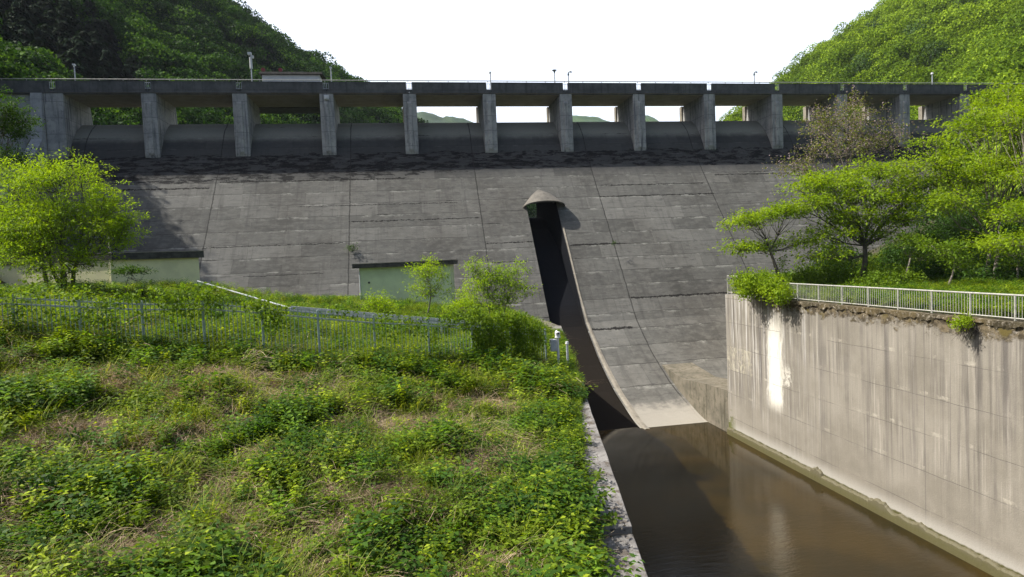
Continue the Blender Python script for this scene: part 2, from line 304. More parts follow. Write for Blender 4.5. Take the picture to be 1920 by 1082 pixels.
M = dict(
 dam=concrete_dam(),
 pier=concrete_plain('pier_concrete', (.26, .265, .265), (.40, .395, .38), (.08, .085, .10), .6, 1.83, .9),
 deck=concrete_plain('deck_concrete', (.065, .068, .07), (.12, .123, .125), (.03, .03, .033), .5, 0, .6),
 under=concrete_plain('deck_underside', (.27, .24, .19), (.35, .31, .25), (.14, .12, .10), .4, 0, .1),
 pale=concrete_plain('pale_concrete', (.20, .18, .145), (.32, .29, .235), (.10, .09, .075), .5, 0, .3),
 hood=concrete_plain('hood_concrete', (.11, .105, .09), (.19, .175, .15), (.045, .04, .035), .5, 0, .4),
 abut=concrete_plain('abutment_concrete', (.34, .345, .35), (.46, .465, .47), (.15, .155, .165), .5, 1.85, .4),
 wall=concrete_wall(), coping=coping_mat(), side=concrete_plain('mossy_side_concrete', (.12, .108, .08), (.21, .185, .14), (.035, .033, .012), .8, 0, .6),
 galv=plain('galvanised_steel', (.42, .45, .49), .5, .3), rail=plain('painted_rail', (.42, .415, .37), .55, .1), dim=plain('weathered_steel', (.22, .24, .24), .5, .3), greenish=plain('sage_fence_paint', (.32, .39, .365), .55, .1),
 white=plain('white_paint', (.62, .63, .64), .5, 0, .08, 1.), black=plain('dark_plastic', (.03, .03, .035), .5), red=plain('red_paint', (.22, .02, .025), .5),
 cream=plain('cream_render', (.80, .76, .46), .85, 0, .10, 1.), mint=plain('mint_render', (.58, .67, .42), .85, 0, .10, 1.), greywall=plain('grey_render', (.36, .35, .33), .85, 0, .3, 1.),
 roof=roof_dark(), water=water_mat(), bark=plain('bark', (.09, .075, .06), .9, 0, .5, 4), palebark=plain('pale_bark', (.19, .165, .14), .9, 0, .4, 4),
 soil=soil('bank_soil', (.04, .033, .02), (.045, .05, .016), (.09, .07, .05)), floor=soil('forest_floor', (.02, .03, .008), (.035, .05, .012), (.03, .03, .015)),
 weed=foliage('weed_leaves', (.12, .205, .007), (.185, .28, .011), (.28, .36, .02)), weed2=foliage('dark_weed_leaves', (.045, .125, .010), (.085, .18, .012), (.14, .25, .02)),
 grass=foliage('grass_blades', (.115, .18, .010), (.18, .25, .02), (.27, .30, .05)), straw=foliage('dry_straw', (.22, .155, .095), (.36, .265, .17), (.50, .40, .27), .2),
 vine=foliage('vine_leaves', (.11, .20, .010), (.17, .27, .015), (.25, .34, .03), .45, .8, False),
 acacia=foliage('lime_tree_leaves', (.18, .29, .008), (.26, .38, .010), (.35, .47, .02), .5, .5, False),
 maple=foliage('yellow_green_leaves', (.20, .33, .008), (.28, .42, .010), (.38, .50, .02), .5, .5, False),
 darkleaf=foliage('deep_green_leaves', (.035, .09, .008), (.06, .13, .012), (.10, .18, .02), .4, .8, False),
 flower=foliage('faded_lilac_flowers', (.24, .19, .18), (.34, .26, .27), (.42, .32, .38), .3, .8, False),
 youngleaf=foliage('young_leaves', (.13, .16, .02), (.18, .22, .04), None, .4, .8, False),
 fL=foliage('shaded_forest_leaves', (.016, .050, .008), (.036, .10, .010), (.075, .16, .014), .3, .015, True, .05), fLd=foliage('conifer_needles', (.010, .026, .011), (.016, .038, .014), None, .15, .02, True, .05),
 fR=foliage('spring_forest_leaves', (.115, .205, .012), (.18, .285, .015), (.23, .335, .022), .35, .012, True, .08), fRd=foliage('spring_dark_leaves', (.04, .09, .02), (.06, .12, .02), None, .3, .02),
)

# ------------------------------------------------------------------ DAM
X0 = -28.9
PX = [X0 + 10*i for i in range(-1, 13)]
crest = [(84.0, 18.0), (83.3, 18.38), (82.0, 18.4), (81.0, 17.75), (80.1, 16.95), (79.3, 15.9), (78.7, 14.9), (78.2, 13.88)]
def face_y(z): return 67.4 + .778*z
low = [(61.95, -7.0), (59.71, -8.69), (57.28, -10.35), (53.51, -12.3), (50.5, -13.35), (48.6, -13.95), (47.2, -14.22), (46.6, -14.26)]
def catmull(pts, k=5):
    P = [pts[0]] + list(pts) + [pts[-1]]; out = []
    for i in range(1, len(P)-2):
        a, b, c, d = map(lambda q: V(q, float), P[i-1:i+3])
        for j in range(k):
            u = j/k; out.append(tuple(.5*((2*b) + (-a+c)*u + (2*a-5*b+4*c-d)*u*u + (-a+3*b-3*c+d)*u**3)))
    return out + [tuple(pts[-1])]
mid = [(face_y(z), z) for z in np.arange(12.5, -6.9, -1.5)]
facep = catmull(crest, 3) + mid + catmull(low, 4)
body = [(84.0, -18)] + facep + [(46.6, -18)]
dam = empty('dam', (16, 78, -14)); DL = V([16, 78, -14.])
tag(dam, 'grey concrete gravity dam with open piered spillway crest and road deck on top', 'dam')
def dpart(mb, name, mat, **k):
    o = mb.build(name, mat, dam, loc=tuple(DL), **k); return o
TX0, TX1 = 14.2, 17.9
b = MB()
b.prism_x(body, -41, TX0); b.prism_x(body, TX1, 118)
up = [(84.0, 7.6)] + [p for p in facep if p[1] > 7.6] + [(face_y(6.7), 6.7), (74.9, 7.6)]
b.prism_x(up, TX0, TX1)
nz = [(1.0, .0)]
def depth(z): return np.interp(z, [-14.3, -12, -8, -5, -1.5, 3, 6], [.1, .3, .6, .95, 2.2, 3.1, 3.6])
fl = []
zs = list(np.linspace(3.2, -7, 14)) + [-8.69, -10.35, -12.3, -13.35, -13.95, -14.22]
lowd = dict((round(z, 2), y) for y, z in low)
for z in zs:
    y = lowd.get(round(z, 2), face_y(z)); d = depth(z); s = .79 if z >= -8.8 else np.interp(z, [-14, -8.8], [.2, .75]); c_ = math.sqrt(1-s*s)
    fl.append((y + d*s, z - d*c_))
topc = [(84.0, 5.45), (81.5, 5.45), (79.8, 5.3), (78.4, 4.75), (77.2, 3.7)]
fl = catmull(topc, 3)[:-1] + [topc[-1]] + [p for p in fl if p[1] < 3.2 and p[1] < 3.7 and p[0] < 76.9]
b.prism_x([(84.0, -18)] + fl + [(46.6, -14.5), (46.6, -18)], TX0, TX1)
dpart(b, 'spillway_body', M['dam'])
# pale chamfered kerb on the right edge of the chute
kb = MB(); kp = [p for p in facep if p[1] < 4.6]
def ridge(mb, prof, x0, x1, x2, h):
    vs = []
    for i, (y, z) in enumerate(prof):
        a = V(prof[max(i-1, 0)]); c = V(prof[min(i+1, len(prof)-1)]); d = c-a; d = d/np.linalg.norm(d); n = V([-d[1], d[0]])
        if n[0] > 0: n = -n
        e_ = .38*min(1, max(0, (-4-z)/8)); vs += [(x0, y - n[0]*.05, z - n[1]*.05), (x1+e_*.5, y+n[0]*h, z+n[1]*h), (x2+e_, y+n[0]*h*.5, z+n[1]*h*.5), (x2+e_+.04, y-n[0]*.05, z-n[1]*.05)]
    k = len(prof); fs = []
    for i in range(k-1):
        for j in range(4): fs.append((4*i+j, 4*i+(j+1) % 4, 4*i+4+(j+1) % 4, 4*i+4+j))
    fs += [(0, 1, 2, 3), tuple(4*(k-1)+j for j in (3, 2, 1, 0))]
    mb.add(vs, fs)
ridge(kb, kp, TX1+.002, TX1+.22, TX1+.30, .07); dpart(kb, 'chute_kerb', M['pale'])
# half-round hood over the chute mouth
hb = MB(); n = 20; peak = V([16.1, 74.05, 8.45]); rim = []; rim2 = []
for i in range(n+1):
    a = math.pi*i/n; cx = 16.3 - 2.6*math.cos(a); p = V([cx, 72.35 - 2.0*math.sin(a)**.8 if 0 < i < n else 72.35, 6.15 + .55*math.sin(a)]); rim.append(p); rim2.append(p - V([0, -.05, .11]))
midr = [p*.5 + peak*.5 + V([0, -.15, .22]) for p in rim]
vs = rim + midr + [peak] + rim2 + [p + V([0, .1, -.2]) for p in midr] + [peak + V([0, .3, -.5])]; N1 = n+1; o2 = 2*N1+1
fs = []
for i in range(n):
    fs += [(i, i+1, N1+i+1, N1+i), (N1+i, N1+i+1, 2*N1), (o2+i+1, o2+i, o2+N1+i, o2+N1+i+1), (o2+N1+i+1, o2+N1+i, o2+2*N1), (i+1, i, o2+i, o2+i+1)]
hb.add(vs, fs); dpart(hb, 'chute_hood', M['hood'])
# piers
for i, px in enumerate(PX):
    w = .82; p = MB()
    if i == 0: w = 1.0
    yb = 83.2
    prof = [(77.95, 21.12), (77.95, 14.0), (face_y(13.2)+.6, 13.0), (84.0, 12.8), (84.6, 13.2), (84.6, 18.3), (84.1, 21.12)]
    p.prism_x(prof, px-w, px+w)
    if i > 0: p.prism_x([(77.80, 19.9), (77.80, 14.2), (77.96, 13.9), (77.96, 20.3)], px-w*.45, px+w*.3)
    o = dpart(p, 'pier', M['pier'], bevel=.05)
    q = MB(); q.box(px-w-.1, 84.62, 12, px+w-.9, 85.3, 21.1); dpart(q, 'gate_guide', M['pale'])
# deck spans, parapets, gap frames, railing
edges = [-60] + PX + [118]
for a, c in zip(edges[:-1], edges[1:]):
    d = MB(); d.box(a+.015, 77.9, 21.15, c-.015, 84.2, 21.6); d.box(a+.015, 78.1, 21.0, c-.015, 84.0, 21.16)
    o = dpart(d, 'deck_span', M['deck'])
    o.data.materials.append(M['under'])
    for pl in o.data.polygons:
        if pl.normal.z < -.9: pl.material_index = 1
    g0 = .35 if a > -50 else 0; g1 = .35
    q = MB(); q.box(a+g0, 77.88, 21.55, c-g1, 78.14, 22.42); q.box(a+g0-.02, 77.84, 22.42, c-g1+.02, 78.18, 22.5); dpart(q, 'parapet', M['deck'])
    q = MB(); q.box(a+g0, 83.98, 21.55, c-g1, 84.2, 22.45); dpart(q, 'parapet', M['deck'])
for px in PX:
    q = MB()
    for xx in (-.3, -.1, .1, .3): q.tube([(px+xx, 78.02, 21.6), (px+xx, 78.02, 22.4)], .028, 5)
    q.tube([(px-.33, 78.02, 22.36), (px+.33, 78.02, 22.36)], .03, 5); q.tube([(px-.33, 78.02, 21.7), (px+.33, 78.02, 21.7)], .03, 5)
    q.box(px-.2, 77.9, 21.35, px+.2, 78.0, 21.58)
    dpart(q, 'gap_grille', M['galv'])
r = MB(); r.tube([(-60, 78.0, 22.72), (118, 78.0, 22.72)], .055, 8)
for k, xx in enumerate(np.arange(-59, 117, 2.5)): r.tube([(xx, 78.0, 22.48), (xx, 78.0, 22.72)], .04, 5)
dpart(r, 'deck_railing', M['rail'])
q = MB(); q.box(X0+20-.25, 77.7, 20.35, X0+20+.3, 77.94, 20.85); q.tube([(X0+20, 77.7, 20.6), (X0+20, 77.55, 20.6)], .14, 8); dpart(q, 'floodlight', M['white'])
# left abutment block, stepped beside the first bay
ab = MB(); ab.prism_x([(84.2, -18), (84.2, 21.1), (78.3, 21.1), (78.3, 14.5), (face_y(9)-.2, 9), (face_y(-8), -8), (58, -18)], -64, -41.02)
ab.prism_x([(83.8, 12), (83.8, 21.08), (77.7, 21.08), (77.2, 15.8), (74.4, 12.6), (76, 11)], -41.1, -39.95)
dpart(ab, 'abutment', M['abut'])
gw = MB()   # low guide wall that runs down the face under the first pier
gp = [(78.2, 16.2), (77.2, 15.2)] + [(face_y(z)-1.0, z) for z in (13, 9, 4, -2, -7)] + [(face_y(z)+.3, z) for z in (-7, -2, 4, 9, 13, 15)]
gw.prism_x(gp, -41.6, -40.9); dpart(gw, 'guide_wall', M['side'])

# gate house on the deck
gh = empty('gate_house', (-14.5, 88, 21.6)); L = (-14.5, 88, 21.6)
tag(gh, 'white walled gate house with flat dark roof behind the deck railing', 'gate house')
h = MB().box(-17.7, 85.2, 21.1, -10.4, 87.2, 25.5); h.build('wall', M['white'], gh, loc=L, bevel=.03)
h = MB().add([(-18.0,84.8,25.5),(-10.0,84.8,25.5),(-9.8,87.5,25.5),(-18.0,87.5,25.5),(-17.9,84.9,25.8),(-10.1,84.9,25.8),(-10.1,87.4,25.8),(-17.9,87.4,25.8)], [(0,3,2,1),(4,5,6,7),(0,1,5,4),(1,2,6,5),(2,3,7,6),(3,0,4,7)])
h.build('roof', M['roof'], gh, loc=L)
MB().box(-18.9, 84.3, 20.95, -9.9, 87.3, 21.09).build('platform', M['deck'], gh, loc=L)
# warning lamps on its roof
for k, (xx, lab) in enumerate(((-17.8, 'left of the two round red discs above the gate house roof'), (-15.6, 'right of the two round red discs above the gate house roof'))):
    s = empty('disc_sign', (xx, 86.6, 25.8)); tag(s, lab, 'sign', 'red discs above the gate house')
    q = MB().tube([(0, 0, 0), (0, 0, .5)], .05, 6); q.build('post', M['dim'], s)
    q = MB().tube([(0, -.05, .75), (0, .05, .75)], .27, 18); q.build('disc', M['red'], s)
# masts along the deck
def mast(x, y, z0, z1, name, label, cat, head):
    s = empty(name, (x, y, 21.6)); tag(s, label, cat)
    MB().tube([(0, 0, 0), (0, 0, z1-21.6)], [.09, .06], 8).build('pole', M['galv'], s)
    hz = z1-21.6; q = MB()
    if head == 'cam':
        q.box(-.14, -.2, hz, .1, .2, hz+.16); q.tube([(0, -.1, hz-.22), (0, -.1, hz)], .07, 8)
    elif head == 'horn':
        q.tube([(0, 0, hz-.35), (0, 0, hz-.1), (0, 0, hz+.05)], [.06, .14, .34], 12)
    elif head == 'tall':
        q.box(-.3, -.2, hz-.05, .12, .2, hz+.22); q.tube([(0, 0, hz-1.7), (0, 0, hz-.35)], [.16, .16], 10); q.box(.08, -.15, hz-.45, .34, .15, hz-.15)
    elif head == 'arm':
        q.tube([(0, 0, hz-.1), (.25, 0, hz+.05), (.45, 0, hz-.05)], [.05, .09, .13], 8); q.box(-.1, -.1, hz-.45, .1, .1, hz-.2)
    else:
        q.tube([(0, 0, hz-.12), (0, 0, hz+.12)], [.2, .16], 10)
    q.build('head', M['white'] if head in ('cam', 'tall', 'cap') else M['dim'], s)
mast(-37.2, 79.5, 23.3, 24.7, 'camera_mast', 'short pale mast with a small head, leftmost on the deck', 'mast', 'cam')
mast(-17.7, 79.5, 23.4, 26.2, 'instrument_mast', 'tallest white instrument mast just left of the gate house', 'mast', 'tall')
mast(-8.35, 79.5, 23.3, 24.6, 'camera_mast', 'thin mast with pale head just right of the gate house', 'mast', 'cam')
mast(11.45, 78.6, 23.4, 23.85, 'deck_camera', 'small camera on a stub post in the fifth parapet gap', 'camera', 'cam')
mast(20.25, 80, 23.3, 24.7, 'loudspeaker_mast', 'dark funnel shaped loudspeaker on a thin mast mid dam', 'loudspeaker', 'horn')
mast(21.75, 78.6, 23.3, 24.1, 'security_camera', 'security camera with bent arm beside the funnel loudspeaker', 'camera', 'arm')
mast(49.0, 80, 23.4, 24.7, 'deck_lamp', 'thin dark mast standing before the sky left of the right hillside', 'mast', 'arm')
mast(77.6, 80, 23.5, 24.7, 'vent_post', 'white capped post on the right end of the deck', 'post', 'cap')

# ------------------------------------------------------------------ TERRAIN
def XW(y): return 6.01 + .211*(y - 21.19)
def sm(a, b, x): u = min(1, max(0, (x-a)/(b-a))); return u*u*(3-2*u)
def nz3(x, y, s, o=0): return mn.noise(Vector((x*s+o, y*s, o)))
def zleft(x, y):
    yy = max(y, 0); w = XW(min(yy, 43.3)); d = max(0, w - 1.3 - x); k = .55 + .45*sm(9, 21, y)
    z = -5.02 + .17*min(d, 24)*k + .85*max(0, -27-x) + .24*nz3(x, y, .75, 3)*min(1, d/2) + .14*nz3(x, y, 1.7, 5)*min(1, d/2) + .25*nz3(x, y, .2, 9)*min(1, d/3)
    if d <= 0: z = -5.08
    if y > 43.3: z = min(z, -3.2+.85*max(0, -27-x)+ .06*max(0, -8-x)) 
    return z
xs = np.concatenate([np.arange(-120, -30, 4), np.arange(-30, -14, 1), np.arange(-14, 14.01, .33)])
def bank_left():
    ys = np.concatenate([np.arange(2, 28, .35), np.arange(28, 66.1, .8)])
    # rows follow the wall: x runs from far left to the back of the wall
    u = np.concatenate([-np.arange(120, 30, -5.), -np.arange(30, 16, -1.), -np.arange(16, -.01, -.33)])
    vs = []
    for y in ys:
        w = XW(y) - .76 if y < 43.4 else XW(43.3) - .76
        for q in u: vs.append((w+q, y, zleft(w+q, y) if q < -.01 else -5.1))
    nx = len(u); i, j = np.meshgrid(np.arange(nx-1), np.arange(len(ys)-1)); a = (j*nx+i).ravel()
    o = mesh_np('left_bank_ground', vs, np.stack([a, a+1, a+nx+1, a+nx], -1), M['soil'], smooth=True)
    tag(o, 'weedy soil of the left bank sloping down to the channel wall', None, None, 'structure')
bank_left()
def zright(x, y):
    z = -3.42 + .05*nz3(x, y, .5, 5) + .20*max(0, x-40) * sm(0, 20, x-40) + .35*max(0, x-60)
    return z
def XR(y): return 24.4 + max(0, y-43.6)*.575      # back edge of the filled ground
u_ = np.concatenate([np.arange(0, 30, 1), np.arange(30, 110, 5)]); ys_r = np.concatenate([np.arange(-10, 43, 1.5), np.arange(43.6, 67, 1.5)])
vs_r = [(XR(y)+u, y, zright(XR(y)+u, y)) for y in ys_r for u in u_]; i_, j_ = np.meshgrid(np.arange(len(u_)-1), np.arange(len(ys_r)-1)); a_ = (j_*len(u_)+i_).ravel()
o = mesh_np('right_bank_ground', vs_r, np.stack([a_, a_+1, a_+len(u_)+1, a_+len(u_)], -1), M['soil'], smooth=True)
tag(o, 'grassy soil behind the right channel wall', None, None, 'structure')
def zL(x, y):   # wooded spur left of and behind the dam
    g = np.interp(x, [-400, -156, -100, -65, -40, -9.5, 12, 45, 80], [300, 160, 122, 96, 78, 62, 43, 29, 14])
    if y < 262: g -= .52*(262-y)
    else: g -= .30*(y-262)
    near = -6 + .80*(-44 - x) if y < 140 else -99
    z = max(g, -8 + 0*near, min(near + 16, 40 + .4*(-44-x)) if x < -44 else -99)
    return z + 5*nz3(x, y, .018, 2)*sm(-44, -70, x) + 3.5*nz3(x, y, .045, 7)*sm(90, 140, y)
hillL = grid_mesh('left_hill', np.arange(-420, 100, 8), np.arange(86, 420, 8), zL, M['floor'])
tag(hillL, 'steep shaded wooded hillside left of the dam', None, None, 'structure')
def zR(x, y):
    g = np.interp(x, [60, 100, 127, 146, 175, 195, 251, 330, 500], [-24, 12, 38, 53, 72, 84, 120, 178, 290])
    g -= .42*max(0, 233-y) + .25*max(0, y-233)
    g += 15*math.exp(-((x-(150+(200-y)*.55))/26)**2)*sm(233, 190, y) 
    near = 8 + .55*(x-95) if x > 95 and y < 150 else -99
    return max(g, -8, near) + 4*nz3(x, y, .02, 4)*sm(235, 215, y) + 2*nz3(x, y, .05, 8)
hillR = grid_mesh('right_hill', np.arange(60, 520, 8), np.arange(86, 420, 8), zR, M['floor'])
tag(hillR, 'sunlit spring green wooded hillside right of the dam', None, None, 'structure')
def zn(x, y): return 14 + 1.05*(-44-x) - .02*(84-y)*abs(min(0, x+44))**.5
o = grid_mesh('left_slope_ground', np.arange(-130, -41.9, 4), np.arange(56, 85, 3), lambda x, y: max(-4, zn(x, y)) if x < -43 else 5, M['floor'])
tag(o, 'wooded slope rising against the left end of the dam', None, None, 'structure')
# far hills beyond the valley
def far(name, y0, tops, label, c):
    xs_ = [a for a, b in tops]; zs_ = [b for a, b in tops]
    def f(x, y):
        g = np.interp(x, xs_, zs_); return g - .45*abs(y-y0) + 1.5*nz3(x, y, .03, 1) + 1.8*nz3(x, y, .09, 5) + 1.2*nz3(x, y, .22, 6)
    o = grid_mesh(name, np.arange(xs_[0], xs_[-1], 5), np.arange(y0-330, y0+91, 10), f, c); tag(o, label, None, None, 'structure')
fm = foliage('distant_wood', (.03, .07, .02), (.05, .09, .03), None, .0, .05, False)
far('far_hill', 915, [(-260, 120), (-100, 190), (10, 219), (29, 223), (44, 219), (60, 213), (75, 214), (90, 211), (105, 205), (125, 192), (150, 180), (230, 150)], 'distant hazy green ridge seen through the fifth and sixth bays', fm)
far('far_hill', 870, [(150, 150), (195, 190), (212, 198), (249, 205), (275, 203), (300, 196), (325, 190), (345, 205), (362, 204), (374, 195), (430, 170), (520, 130)], 'distant hazy green ridge seen through the seventh and eighth bays', fm)
g = MB().add([(-1500, -1500, -19), (2500, -1500, -19), (2500, 2500, -19), (-1500, 2500, -19)], [(0, 1, 2, 3)]).build('ground', M['floor']); tag(g, 'dark valley floor', None, None, 'structure')
w = MB().add([(-8, -12, -14.24), (24.4, -12, -14.24), (24.4, 47.4, -14.24), (-8, 47.4, -14.24)], [(0, 1, 2, 3)]).build('water', M['water']); tag(w, 'murky brown water in the stilling basin', None, None, 'structure')

# ------------------------------------------------------------------ CHANNEL WALLS
lw = empty('channel_wall', (5, 20, -14)); LL = (5, 20, -14); tag(lw, 'left concrete channel wall with worn pale coping beside the weeds', 'retaining wall', 'stilling basin walls')
def wline(y, off=0): return (XW(y) - off, y)
def wallseg(mb, y0, y1, z0, z1, th): mb.prism_z([wline(y0), wline(y1), wline(y1, th), wline(y0, th)], z0, z1)
q = MB(); wallseg(q, -8, 43.3, -18, -5.12, .95); q.prism_z([(10.66, 43.3), (9.2, 43.31), (9.2, 66), (9.5, 66), (10.66, 46)], -18, -5.05); q.build('wall_body', M['side'], lw, loc=LL)
ys_ = [-8, -1, 5.2, 10.45]
for a, c, dz_, th in ((-8, 3.9, -.12, .78), (3.95, 10.42, -.09, .78), (10.52, 16.9, 0, .80), (16.95, 24.9, 0, .74), (24.95, 32.9, 0, .62), (32.95, 43.3, 0, .62)):
    q = MB(); k = 10; ya = np.linspace(a, c, k+1); r2 = random.Random(int(a*7)); vs = []
    for y in ya:
        for zz_ in (-5.14, -4.985+dz_): 
            j = r2.uniform(-.008, .008); vs += [(XW(y)+.03+j, y, zz_+j), (XW(y)-th+r2.uniform(-.04, .03), y, zz_+r2.uniform(-.02, .01))]
    fs = []
    for i in range(k):
        A = 4*i; B = A+4; fs += [(A+2, A+3, B+3, B+2), (A, A+2, B+2, B), (A+3, A+1, B+1, B+3), (A+1, A, B, B+1)]
    fs += [(0, 1, 3, 2), (4*k, 4*k+2, 4*k+3, 4*k+1)]; q.add(vs, fs); q.build('coping', M['coping'], lw, loc=LL, bevel=.012)
rw = empty('channel_wall', (24, 20, -14)); RL = (24, 20, -14); tag(rw, 'tall streaked right channel wall with white lime runs and mossy top', 'retaining wall', 'stilling basin walls')
q = MB(); q.box(23.84, -12, -18, 24.55, 43.6, -3.42); q.prism_z([(24.3, 43.55), (36.5, 65), (37.3, 65), (25.4, 43.55)], -18, -3.44); q.build('wall_body', M['wall'], rw, loc=RL)
# ragged coping edge with lumps of moss
def lumpy_strip(name, mat, y0, y1, step, f, parent, loc):
    """f(y) -> list of (x, z) cross-section points"""
    ys = np.arange(y0, y1, step); rows = [f(y) for y in ys]; n = len(rows[0]); q = MB()
    vs = [(x, y, z) for y, r in zip(ys, rows) for x, z in r]
    fs = [(i*n+j, i*n+(j+1) % n, (i+1)*n+(j+1) % n, (i+1)*n+j) for i in range(len(ys)-1) for j in range(n)] + [tuple(range(n)), tuple((len(ys)-1)*n+j for j in range(n-1, -1, -1))]
    q.add(vs, fs); return q.build(name, mat, parent, loc=loc)
mossm = soil('dry_moss', (.05, .04, .018), (.12, .09, .04), (.34, .30, .24))
lumpy_strip('moss_edge', mossm, 0, 38.5, .12, lambda y: [(23.80 - .10*abs(nz3(y, 1, 2.3)), -3.41), (23.80 - .14*max(0, nz3(y, 4, 2.7)+.2), -3.55 - .35*max(0, nz3(y, 2, .9)+.5*nz3(y, 7, 5.)+.1)), (23.86, -3.65 - .5*max(0, nz3(y, 2, .9)+.6*nz3(y, 7, 6.)+.1)), (23.9, -3.40), (24.1, -3.38)], rw, RL)
def foot(y):
    t = -13.74 + .10*nz3(y, 0, 1.9) + .07*nz3(y, 2, 6)
    for c, w_, h_ in ((33.1, .5, .34), (28.2, .6, .30), (27.6, .25, .14), (25.4, .3, .16), (22.3, .2, .12), (19.2, .5, .3)):
        t += h_*(.75+.5*nz3(y, c, 5))*max(0, 1-((y-c)/w_)**2)**.4 if abs(y-c) < w_ else 0
    return [(23.86, t), (23.74 + .02*nz3(y, 3, 4), t-.02), (23.66, t-.1), (23.60, -14.4), (23.86, -14.4)]
algae = NT('algae_crust'); P_ = algae.pos(); z_ = algae.sep(P_)[2]; cc = algae.mix(algae.ramp(algae.math('ADD', z_, algae.math('MULTIPLY', algae.noise(P_, 2, 5), .3)), -13.9, -13.55), (.075, .068, .018), (.12, .105, .07)); cc = algae.mix(algae.noise(P_, 6, 5, .7), cc, (.10, .09, .04)); algae.principled(cc, .7, algae.bump(algae.noise(P_, 12, 5, .7), .6, .03))
lumpy_strip('algae_ledge', algae.m, -10, 43.6, .08, foot, rw, RL)
# low side wall between the corner and the dam face
ls = MB(); ls.prism_x([(43.62, -18), (43.62, -10.9), (47.5, -11.1), (51.5, -11.5), (57.5, -10.8), (58, -18)], 23.86, 27.0)
o = ls.build('low_side_wall', M['side'], None, loc=(24, 50, -14)); tag(o, 'low mossy side wall between the right wall corner and the dam toe', 'retaining wall')

# ------------------------------------------------------------------ BUILDINGS
sh = empty('shed', (-.5, 52, -4)); SL = (-.5, 52, -4); tag(sh, 'small mint green shed with flat dark roof at the dam foot', 'shed')
fa, fb = V([-4.05, 51.3]), V([3.3, 50.25]); nrm_ = V([fb[1]-fa[1], -(fb[0]-fa[0])]); nrm_ /= np.linalg.norm(nrm_); dirx = (fb-fa)/np.linalg.norm(fb-fa)
def quadp(a, b_, f, k): return [tuple(a+nrm_*f), tuple(b_+nrm_*f), tuple(b_-nrm_*k), tuple(a-nrm_*k)]
MB().prism_z(quadp(fa, fb, 0, 4), -5.2, -.18).build('wall', M['mint'], sh, loc=SL)
MB().prism_z(quadp(fa-dirx*.45, fb+dirx*.35, .45, 4.4), -.2, .14).build('roof', M['roof'], sh, loc=SL)
MB().prism_z(quadp(fa-dirx*.47, fb+dirx*.37, .47, 4.42), .14, .19).build('roof_lit_edge', M['pale'], sh, loc=SL)  # thin pale strip standing in for the sunlit roof edge
MB().tube([tuple(fa+nrm_*.08+dirx*.02)+(-4.2,), tuple(fa+nrm_*.08+dirx*.02)+(-.5,)], .05, 8).build('downpipe', M['white'], sh, loc=SL)
p_ = fa + dirx*.75 + nrm_*.01; MB().tube([tuple(p_)+(-1.4,), tuple(p_+nrm_*.04)+(-1.4,)], .09, 12).build('vent', M['black'], sh, loc=SL)
ho = empty('valve_house', (-18, 45, -2)); HL = (-18, 45, -2); tag(ho, 'long cream building with flat dark roof half hidden by the left tree', 'building')
A = at(372, 480, 46)[:2]; B = at(205, 480, 42.5)[:2]; C_ = at(-160, 480, 45)[:2]
D_ = C_ + (A-B)*1.0; poly = [tuple(A), tuple(B), tuple(C_), tuple(D_)]
def inset(poly, k):
    c = V(poly).mean(0); return [tuple(c + (V(p)-c)*k) for p in poly]
MB().prism_z(poly, -4, 1.15).build('wall', M['cream'], ho, loc=HL)
MB().prism_z(inset(poly, 1.04), 1.15, 1.62).build('roof', M['roof'], ho, loc=HL)
MB().prism_z(inset(poly, 1.044), 1.62, 1.67).build('roof_lit_edge', M['pale'], ho, loc=HL)  # sunlit edge of this roof, likewise put in as a pale strip
pp = B + (B - V(poly).mean(0))*.012; MB().tube([(pp[0], pp[1], -3), (pp[0], pp[1], 3.2)], .06, 8).build('downpipe', M['cream'], ho, loc=HL)

# ------------------------------------------------------------------ RAILS AND FENCES
def rail_run(name, label, cat, P0, P1, n, hgt, mat, bars=0, top=.05, mid=(), group=None, wbeam=False):
    P0 = V(P0, float); P1 = V(P1, float); s = empty(name, tuple(P0 - V([0, 0, hgt]))); L = tuple(P0 - V([0, 0, hgt])); tag(s, label, cat, group)
    q = MB()
    if wbeam:
        q.beam(P0, P1, .05, .13); q.beam(P0-V([0, 0, .15]), P1-V([0, 0, .15]), .05, .13); q.beam(P0-V([0, -.03, .075]), P1-V([0, -.03, .075]), .04, .06)
    else: q.tube([P0, P1], top, 8)
    q.build('top_rail', mat, s, loc=L)
    for mz in mid: MB().tube([P0-V([0, 0, mz]), P1-V([0, 0, mz])], top*.75, 6).build('rail', mat, s, loc=L)
    for i in range(n+1):
        p = P0 + (P1-P0)*i/n; MB().tube([p-V([0, 0, hgt]), p-V([0, 0, .02])], top*1.1, 6).build('post', mat, s, loc=L)
    if bars:
        for i in range(n):
            q = MB(); a = P0 + (P1-P0)*i/n; c = P0 + (P1-P0)*(i+1)/n
            for j in range(1, bars): p = a + (c-a)*j/bars; q.tube([p-V([0, 0, hgt-.1]), p-V([0, 0, .02])], .014, 4)
            q.build('balusters', mat, s, loc=L)
    return s
